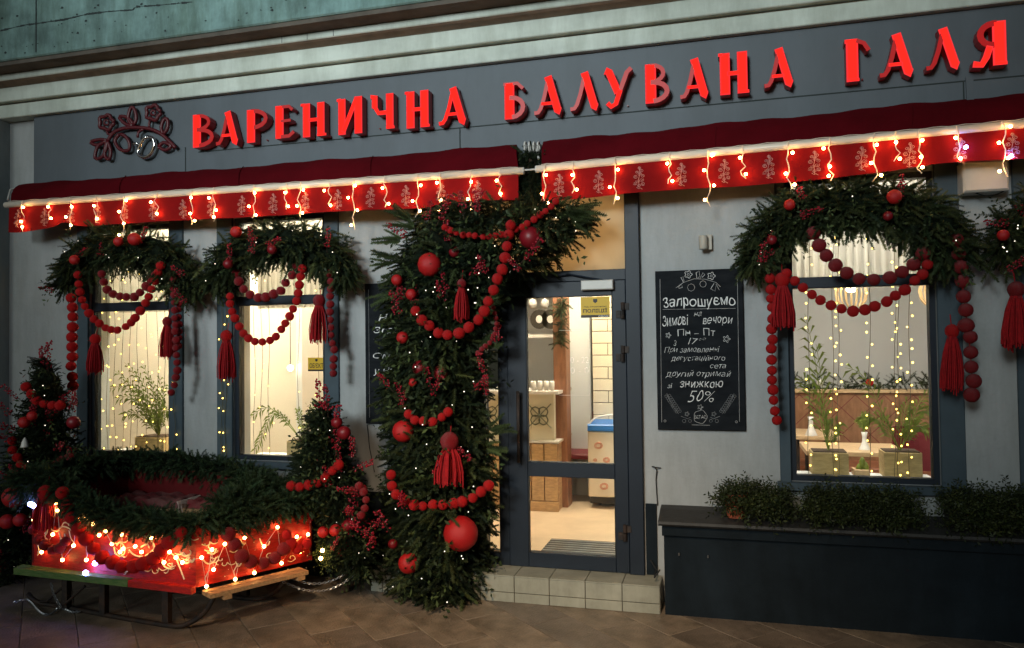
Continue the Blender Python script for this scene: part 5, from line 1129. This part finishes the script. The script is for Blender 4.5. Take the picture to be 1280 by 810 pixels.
# ---------------------------------------------------------------- sleigh
SA, SB_, SC_, SD_ = np.array([-4.52, -1.13]), np.array([-3.13, -1.25]), np.array([-2.74, -.55]), np.array([-4.38, -.42])
sl = thing('sleigh', 'red open sleigh with painted white scrolls and green edge board standing on black runners', 'sleigh', (-3.7, -.9, 0))
zd = .285
mb = MB(); mb.slab([SA, SB_, SC_, SD_], zd, zd+.03); mb.build('deck', M['sleigh_red'], sl)
def panel(p, q, z0, z1a, z1b, th, name, m, label=None):
    d = (q-p)/np.linalg.norm(q-p); nrm = np.array([-d[1], d[0]]); n_ = 12; mb = MB(); vs = []
    for i in range(n_+1):
        f = i/n_; x = p+(q-p)*f; zt = z1a(f) if callable(z1a) else z1a+(z1b-z1a)*f
        for (o_, z) in ((0, z0), (0, zt), (th, zt), (th, z0)): a = x+nrm*o_; vs.append((a[0], a[1], z))
    fs = [(0, 1, 2, 3), (4*n_+3, 4*n_+2, 4*n_+1, 4*n_)]
    for i in range(n_):
        a = 4*i; fs += [(a, a+4, a+5, a+1), (a+1, a+5, a+6, a+2), (a+2, a+6, a+7, a+3), (a+3, a+7, a+4, a)]
    mb.add(vs, fs); return mb.build(name, m, sl, label=label)
ztop = lambda f: .62+.20*max(0, 1-f*2.2)**1.3+.04*f
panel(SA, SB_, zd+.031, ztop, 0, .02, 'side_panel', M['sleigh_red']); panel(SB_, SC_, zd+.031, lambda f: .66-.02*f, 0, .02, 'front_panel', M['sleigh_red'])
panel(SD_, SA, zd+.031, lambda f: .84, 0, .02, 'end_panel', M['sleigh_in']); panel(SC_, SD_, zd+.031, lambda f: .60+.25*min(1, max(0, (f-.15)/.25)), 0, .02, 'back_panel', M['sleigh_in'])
mb = MB(); a = SB_+(SC_-SB_)*.0; 
# bench with blanket
mb = MB(); mb.box(-4.30, -3.22, -.72, -.46, .60, .63); mb.build('bench_seat', M['raw_wood'], sl)
mb = MB(); mb.box(-4.28, -4.24, -.70, -.48, zd+.03, .599); mb.box(-3.3, -3.26, -.70, -.48, zd+.03, .599); mb.build('bench_leg', M['raw_wood'], sl)
def blanket(x0, x1, y0, y1, z, label):
    t = thing('wool_blanket', label, 'blanket', ((x0+x1)/2, (y0+y1)/2, z), 'folded blankets in the sleigh'); mb = MB(); n_ = 24; m_ = 8; vs = []
    for i in range(n_+1):
        for j in range(m_+1):
            x = x0+(x1-x0)*i/n_; y = y0+(y1-y0)*j/m_; zz = z+.05+.010*sin(i*.9)+.008*sin(j*1.9+i*.4); 
            if j == 0: zz = z+.004; y += .0
            vs.append((x, y-.02*(j == 1), zz))
    mb.add(vs, [(i*(m_+1)+j, (i+1)*(m_+1)+j, (i+1)*(m_+1)+j+1, i*(m_+1)+j+1) for i in range(n_) for j in range(m_)]); mb.build('folded_cloth', M['blanket'], t, smooth=True)
    mb = MB()
    for k in range(26): y = y0+(y1-y0)*k/26; mb.tube([(x1, y, z+.05), (x1+.015, y-.005, z+.03), (x1+.02+random.uniform(-.01, .01), y, z-.03)], .004, 3, cap=False)
    mb.build('fringe', M['fringe'], t, kind='stuff')
blanket(-4.25, -3.68, -.74, -.48, .631, 'folded checked blanket on the left of the sleigh bench'); blanket(-3.62, -3.28, -.72, -.47, .631, 'folded fringed blanket on the right of the sleigh bench')
# green edge board and red continuation, step board
mb = MB(); d = (SB_-SA)/np.linalg.norm(SB_-SA); nn = np.array([d[1], -d[0]]); e0 = SA-d*.09
mb.slab([e0+nn*.0, e0+nn*.085+d*.03, SA+d*.9+nn*.05, SA+d*.9], zd-.03, zd+.012); mb.build('green_edge_board', M['sleigh_green'], sl)
mb = MB(); mb.slab([SA+d*.902, SA+d*.902+nn*.048, SB_+nn*.04, SB_], zd-.03, zd+.01); mb.build('red_edge_board', M['sleigh_red'], sl)
d2 = (SC_-SB_)/np.linalg.norm(SC_-SB_); n2 = np.array([d2[1], -d2[0]]); s0 = SB_+d2*.03
for k in range(2):
    a0 = s0+n2*(.02+k*.065); a1 = a0+d2*.66; mb = MB(); mb.slab([a0, a0+n2*.055, a1+n2*.055, a1], zd-.045, zd-.02); mb.build('step_plank', M['raw_wood'], sl)
for f in (.08, .58): a0 = s0+d2*f; mb = MB(); mb.slab([a0-n2*.05, a0+n2*.15, a0+n2*.15+d2*.05, a0-n2*.05+d2*.05], zd-.07, zd-.0455); mb.build('step_batten', M['raw_wood'], sl)
# runners and legs
for sgn, off in ((0, np.array([0, .06])), (1, np.array([.18, .62]))):
    a, b_ = SA+off+d*.0, SB_+off; P = [(a[0]-.12, a[1]+.02, .07), (a[0]-.02, a[1], .03), (a[0]+.2, a[1], .014), (b_[0]-.28, b_[1], .014), (b_[0]-.10, b_[1], .04), (b_[0]+.02, b_[1], .12), (b_[0]+.10, b_[1], .24)]
    mb = MB(); mb.tube(smooth_path(P, .05), .016, 8); rn = mb.build('runner', M['black_iron'], sl, smooth=True)
    for f in (.18, .42, .80):
        p = a+(b_-a)*f; mb = MB(); mb.box(p[0]-.022, p[0]+.022, p[1]-.02, p[1]+.02, .02, zd-.031); mb.build('leg', M['black_iron'], sl)
for f in (.2, .8):
    p = SA+(SB_-SA)*f; mb = MB(); mb.tube([(p[0], p[1]+.08, .2), (p[0]+.18, p[1]+.6, .2)], .014, 6); mb.build('cross_bar', M['black_iron'], sl)
for f in (.18, .3): 
    p = SA+(SB_-SA)*f; mb = MB(); mb.tube([(p[0], p[1]+.06, .18), (p[0]-.14, p[1]+.04, .06), (p[0]-.3, p[1]+.1, .02)], .009, 6); mb.build('brace', M['black_iron'], sl)
# painted ornaments on side and front
def on_side(px, py, off=.0015):
    """point where a line of sight meets the near side panel"""
    r_ = AR*(px-640)/F-AU*(py-405)/F+fw; n3 = np.array([nn[0], nn[1], 0]); t = ((np.array([SA[0], SA[1], 0])+n3*off-CP)@n3)/(r_@n3); return CP+r_*t
def on_front(px, py, off=.0015):
    r_ = AR*(px-640)/F-AU*(py-405)/F+fw; n3 = np.array([n2[0], n2[1], 0]); t = ((np.array([SB_[0], SB_[1], 0])+n3*off-CP)@n3)/(r_@n3); return CP+r_*t
def paint(lines, fn, w_=.006):
    mb = MB()
    for P in lines: mb.tube(smooth_path([fn(x, y, .002) for x, y in P], .012), w_, 4, cap=False)
    mb.build('painted_scroll', M['paint_cream'], sl)
def cr(x, y): return (x/2.667, 560+y/2.667)
paint([[cr(150, 285), cr(165, 270), cr(190, 278), cr(205, 262), cr(230, 268), cr(250, 290)], [cr(195, 280), cr(205, 310), cr(198, 335), cr(212, 342)], [cr(215, 285), cr(218, 315), cr(214, 340)], [cr(230, 275), cr(236, 300), cr(248, 318)], [cr(205, 265), cr(212, 250), cr(225, 250), cr(232, 262)], [cr(165, 272), cr(150, 295), cr(160, 305)]], on_side, .0045)
paint([[cr(125, 318), cr(130, 340), cr(125, 360)], [cr(125, 330), cr(138, 322)], [cr(127, 345), cr(141, 340)], [cr(140, 318), cr(136, 350), cr(142, 358)]], on_side, .0045)
paint([[cr(380, 330), cr(385, 350), cr(400, 362), cr(415, 350), cr(412, 325), cr(398, 315), cr(388, 328)], [cr(430, 340), cr(450, 358), cr(480, 362), cr(500, 350)], [cr(440, 300), cr(470, 290), cr(500, 305), cr(515, 330), cr(500, 350)], [cr(470, 330), cr(490, 320), cr(498, 335)]], on_side, .006)
paint([[cr(540, 370), cr(548, 395), cr(570, 402), cr(575, 380)], [cr(565, 345), cr(585, 365), cr(600, 400), cr(615, 440)], [cr(590, 355), cr(600, 375), cr(625, 385), cr(640, 370)], [cr(600, 345), cr(615, 360), cr(640, 352)], [cr(620, 370), cr(640, 380), cr(650, 365)]], on_side, .006)
paint([[cr(672, 365), cr(690, 385), cr(712, 380), cr(722, 360)], [cr(690, 350), cr(715, 352), cr(722, 330)], [cr(800, 305), cr(812, 322), cr(822, 312)], [cr(865, 300), cr(875, 322), cr(895, 322), cr(900, 305)], [cr(785, 378), cr(795, 395), cr(808, 378)], [cr(965, 300), cr(985, 312), cr(1005, 295)], [cr(975, 330), cr(990, 340), cr(1000, 325)]], on_front, .005)
def curls(fn, xs, ys, n, seed):
    random.seed(seed); out = []
    for k in range(n):
        cx, cy, r0, a0, sg = random.uniform(*xs), ys(0)+random.uniform(0, 1)*(ys(1)-ys(0)), random.uniform(4, 7), random.random()*6.28, random.choice((-1, 1))
        out.append([(cx+r0*(1-.11*i)*cos(a0+sg*i*.62), cy+r0*(1-.11*i)*sin(a0+sg*i*.62)) for i in range(8)])
        out.append([(cx+r0*cos(a0), cy+r0*sin(a0)), (cx+r0*cos(a0)+sg*5, cy+r0*sin(a0)+3), (cx+r0*cos(a0)+sg*11, cy+r0*sin(a0)+1)])
    paint(out, fn, .0032)
curls(on_side, (132, 236), lambda t: (664, 718)[t], 12, 3); curls(on_front, (256, 385), lambda t: (672, 705)[t], 11, 5); random.seed(21)
mb = MB()
for k in range(40):
    p = on_front(random.uniform(255, 385), random.uniform(665, 725), .002) if k % 2 else on_side(random.uniform(150, 240), random.uniform(668, 715), .002); mb.ball(p, random.uniform(.002, .004), 5, 3)
mb.build('painted_dots', M['paint_cream'], sl, kind='stuff')
# greenery on the rims
def rope(P, r, n, label, sz=(.06, .115)):
    t = thing('fir_garland', label, 'garland', P[0], 'fir garlands on the sleigh'); core(P, [r*.7]*len(P), t); n = int(n*2.8); pts, ds = along(P, [r]*len(P), n, down=.15, flat=1); cloud('foliage', pts, ds, sizes(n, *sz), SPRIGS_FINE, M['rope_green'], t, tints=((.6, .85, .7), (1.8, 1.7, 1.2)))
    mb = MB(); mb.tube(P, .012, 5); mb.build('branch', M['bark'], t); return t
f3 = lambda p, z: np.array([p[0], p[1], z])
rope([f3(SA+d*.05, .88), f3(SA+d*.2, .85), f3(SA+d*.42, .74), f3(SA+d*.65, .675), f3(SA+d*.95, .655), f3(SB_, .655)], .088, 640, 'fir garland along the near rim of the sleigh')
rope([f3(SB_+d2*.02, .67), f3(SB_+d2*.3, .69), f3(SB_+d2*.6, .69), f3(SC_+d2*.05, .70)], .07, 320, 'fir garland along the front rim of the sleigh')
rope([f3(SA+np.array([.02, .1]), .90), f3(SD_+np.array([0, -.2]), .90), f3(SD_, .90), f3(SD_+np.array([.5, -.03]), .90), f3(SD_+np.array([1.0, -.06]), .84)], .09, 560, 'fir garland along the back rim of the sleigh under the windows')
rope([f3(SD_+np.array([1.0, -.06]), .84), f3(SD_+np.array([1.25, -.1]), .74), f3(SC_+np.array([-.15, .02]), .70), f3(SC_, .72)], .12, 560, 'thick fir garland at the back right corner of the sleigh')
rope([f3(SD_+np.array([1.1, -.05]), .74), np.array([-3.15, -.62, .70]), np.array([-3.05, -.85, .69]), np.array([-3.08, -1.05, .66])], .15, 520, 'bushy fir clump filling the front inside of the sleigh', (.08, .14))
rope([f3(SA+np.array([.0, .04]), .90), f3(SA+np.array([-.04, -.03]), .80)], .10, 130, 'fir bunch drooping over the left end of the sleigh', (.08, .14))
# beads, tassel and lights of the sleigh
def px_on(fn, pts, off): return [fn(x, y, off) for x, y in pts]
def bead_world(Q0, r, label, dark=False):
    Q = smooth_path(Q0, r*1.93); t = thing('bead_garland', label, 'bead garland', Q[0], G); sb = MB(); sb.tube(Q, .0025, 4); sb.build('string', M['yarn'], t)
    for q in Q: s = r*random.uniform(.88, 1.07); q = q+np.array([random.gauss(0, 1), random.gauss(0, 1), random.gauss(0, 1)])*r*.10; inst('bead', random.choice(BEADD if dark else BEAD), q, t, (s, s, s*.96), (random.random()*3, random.random()*3, 0))
bead_world(px_on(on_side, [(79, 616), (84, 632), (90, 646), (98, 659), (105, 672), (113, 683), (123, 692), (134, 700), (146, 706), (157, 709), (169, 709), (181, 706), (193, 698), (203, 687), (214, 675), (230, 662)], .055), .046, 'bead loop hanging on the near side of the sleigh')
bead_world(px_on(on_front, [(285, 668), (292, 680), (300, 691), (311, 700), (323, 704), (337, 701), (348, 694), (356, 685), (361, 672)], .055), .044, 'bead loop hanging on the front of the sleigh', True)
bead_world(px_on(on_front, [(358, 668), (364, 680), (372, 686), (381, 683), (388, 672)], .05), .038, 'short bead loop at the far end of the sleigh front')
bead_world(px_on(on_side, [(44, 662), (50, 676), (60, 685), (72, 686), (82, 676)], .045), .036, 'short bead loop under the yarn tassel of the sleigh', True)
tp_ = on_side(57, 618, .03); tassel(57, 616, 662, 30, float(tp_[1])-.02, 'orange red yarn tassel at the left end of the sleigh')
ls = thing('sleigh_lights', 'string of warm and blue fairy lights draped over the red sleigh', 'string lights', on_side(41, 632, .05), 'fairy light strings')
SB = [(42, 650), (70, 629), (72, 638), (97, 634), (98, 648), (108, 648), (116, 655), (124, 669), (132, 664), (152, 668), (154, 686), (189, 672), (193, 690), (169, 683), (150, 690), (140, 680), (205, 703), (220, 697), (228, 703), (52, 690), (66, 668), (78, 700), (92, 682), (108, 700), (212, 690), (177, 690)]
SF = [(265, 687), (252, 697), (347, 659), (371, 671), (294, 724), (258, 733), (267, 712), (330, 683), (281, 680), (306, 672), (385, 668), (375, 690), (352, 704), (318, 716)]
P = px_on(on_side, SB, .03)+px_on(on_front, SF, .03)
mb = MB(); 
order = sorted(P, key=lambda p: (p-on_side(41, 632, .05))@np.array([1., .35, 0])); mb.tube(order, .0022, 3); wr = mb.build('main_wire', M['wire'], ls)
mb = MB(); [mb.ball(p, .011, 8, 6) for p in P]; mb.build('bulbs', M['bulb_sleigh'], wr, kind='stuff')
mb = MB(); [mb.ball(on_side(x, y, .05), .016, 8, 6) for x, y in ((38, 630), (42, 632), (119, 704), (107, 716))]; mb.build('blue_bulbs', M['bulb_blue'], wr, kind='stuff')
for px, py in ((294, 724), (258, 733)): 
    p = on_front(px, py, .03); mb = MB(); mb.tube([p+np.array([.02, 0, .1]), p+np.array([-.01, 0, .05]), p, p+np.array([.01, 0, -.05])], .004, 4); mb.build('drop_wire', M['wire'], wr)
# small lit posy hanging at the front corner
ps = thing('fir_posy', 'small lit fir and berry posy hanging at the front corner of the sleigh', 'ornament', at(405, 690, -.7)); P_ = [at(402, 680, -.72), at(405, 705, -.72)]; pts, ds = along(P_, [.05, .03], 60); cloud('foliage', pts, ds, sizes(60, .06, .10), LEAFS, M['needles'], ps, tints=((1.2, 1.3, .8), (2.2, 2.2, 1.2)))
mb = MB(); [mb.ball(at(x, y, -.8), .012, 8, 6) for x, y in ((403, 688), (401, 698))]; mb.build('bulbs', M['bulb'], ps, kind='stuff'); berry_spray(412, 692, -.78, ps, (0, .5, 0), .5)
# chains
def chain(P, label, r=.011):
    Q = smooth_path(P, r*1.55); mb = MB()
    for i in range(len(Q)-1):
        c = Q[i]; t = Q[i+1]-Q[i]; t /= np.linalg.norm(t); a = np.cross(t, [0, 0, 1.]); a /= np.linalg.norm(a)+1e-9; b = np.cross(a, t); s = a if i % 2 else b
        mb.tube([c+t*r*cos(k*pi/4)+s*r*.62*sin(k*pi/4) for k in range(9)], .0028, 4, cap=False)
    o = mb.build('chain', M['steel']); tag(o, label, 'chain', 'steel chains of the sleigh'); return o
chain([at(355, 728, -.75), at(380, 737, -.7), at(405, 738, -.62), at(430, 728, -.52), at(452, 708, -.42), at(462, 695, -.38)], 'lower chain loop hanging from the sleigh front to the arch')
chain([at(362, 722, -.7), at(385, 729, -.66), at(408, 728, -.6), at(430, 718, -.5), at(448, 702, -.42)], 'upper chain loop hanging from the sleigh front to the arch')
chain([gz(20, 752, .02), gz(35, 750, .02), gz(50, 765, .01), gz(62, 768, .01), gz(75, 760, .01), gz(90, 765, .01), gz(104, 764, .02)], 'long chain lying on the pavement under the left end of the sleigh')
chain([at(64, 730, -1.1), at(68, 745, -1.12), gz(78, 762, .02)], 'short chain hanging from the left end of the sleigh')

# needles and grit dropped on the pavement
mb = MB()
for k in range(900):
    c = random.choice((gz(540, 765), gz(440, 755), gz(90, 790), gz(280, 780), gz(1000, 790))); x = c[0]+random.gauss(0, .45); y = min(-.28 if x > -.4 else -.1, c[1]+random.gauss(-.1, .28)); a = random.random()*6.28; l = random.uniform(.006, .02); w_ = .0015
    mb.add([(x-w_*sin(a), y+w_*cos(a), .0025), (x+l*cos(a), y+l*sin(a), .004), (x+w_*sin(a), y-w_*cos(a), .0025)], [(0, 1, 2)])
o = mb.build('fallen_needles', M['bark'], kind='stuff'); tag(o, 'dry fir needles scattered on the pavement below the decorations', 'litter')
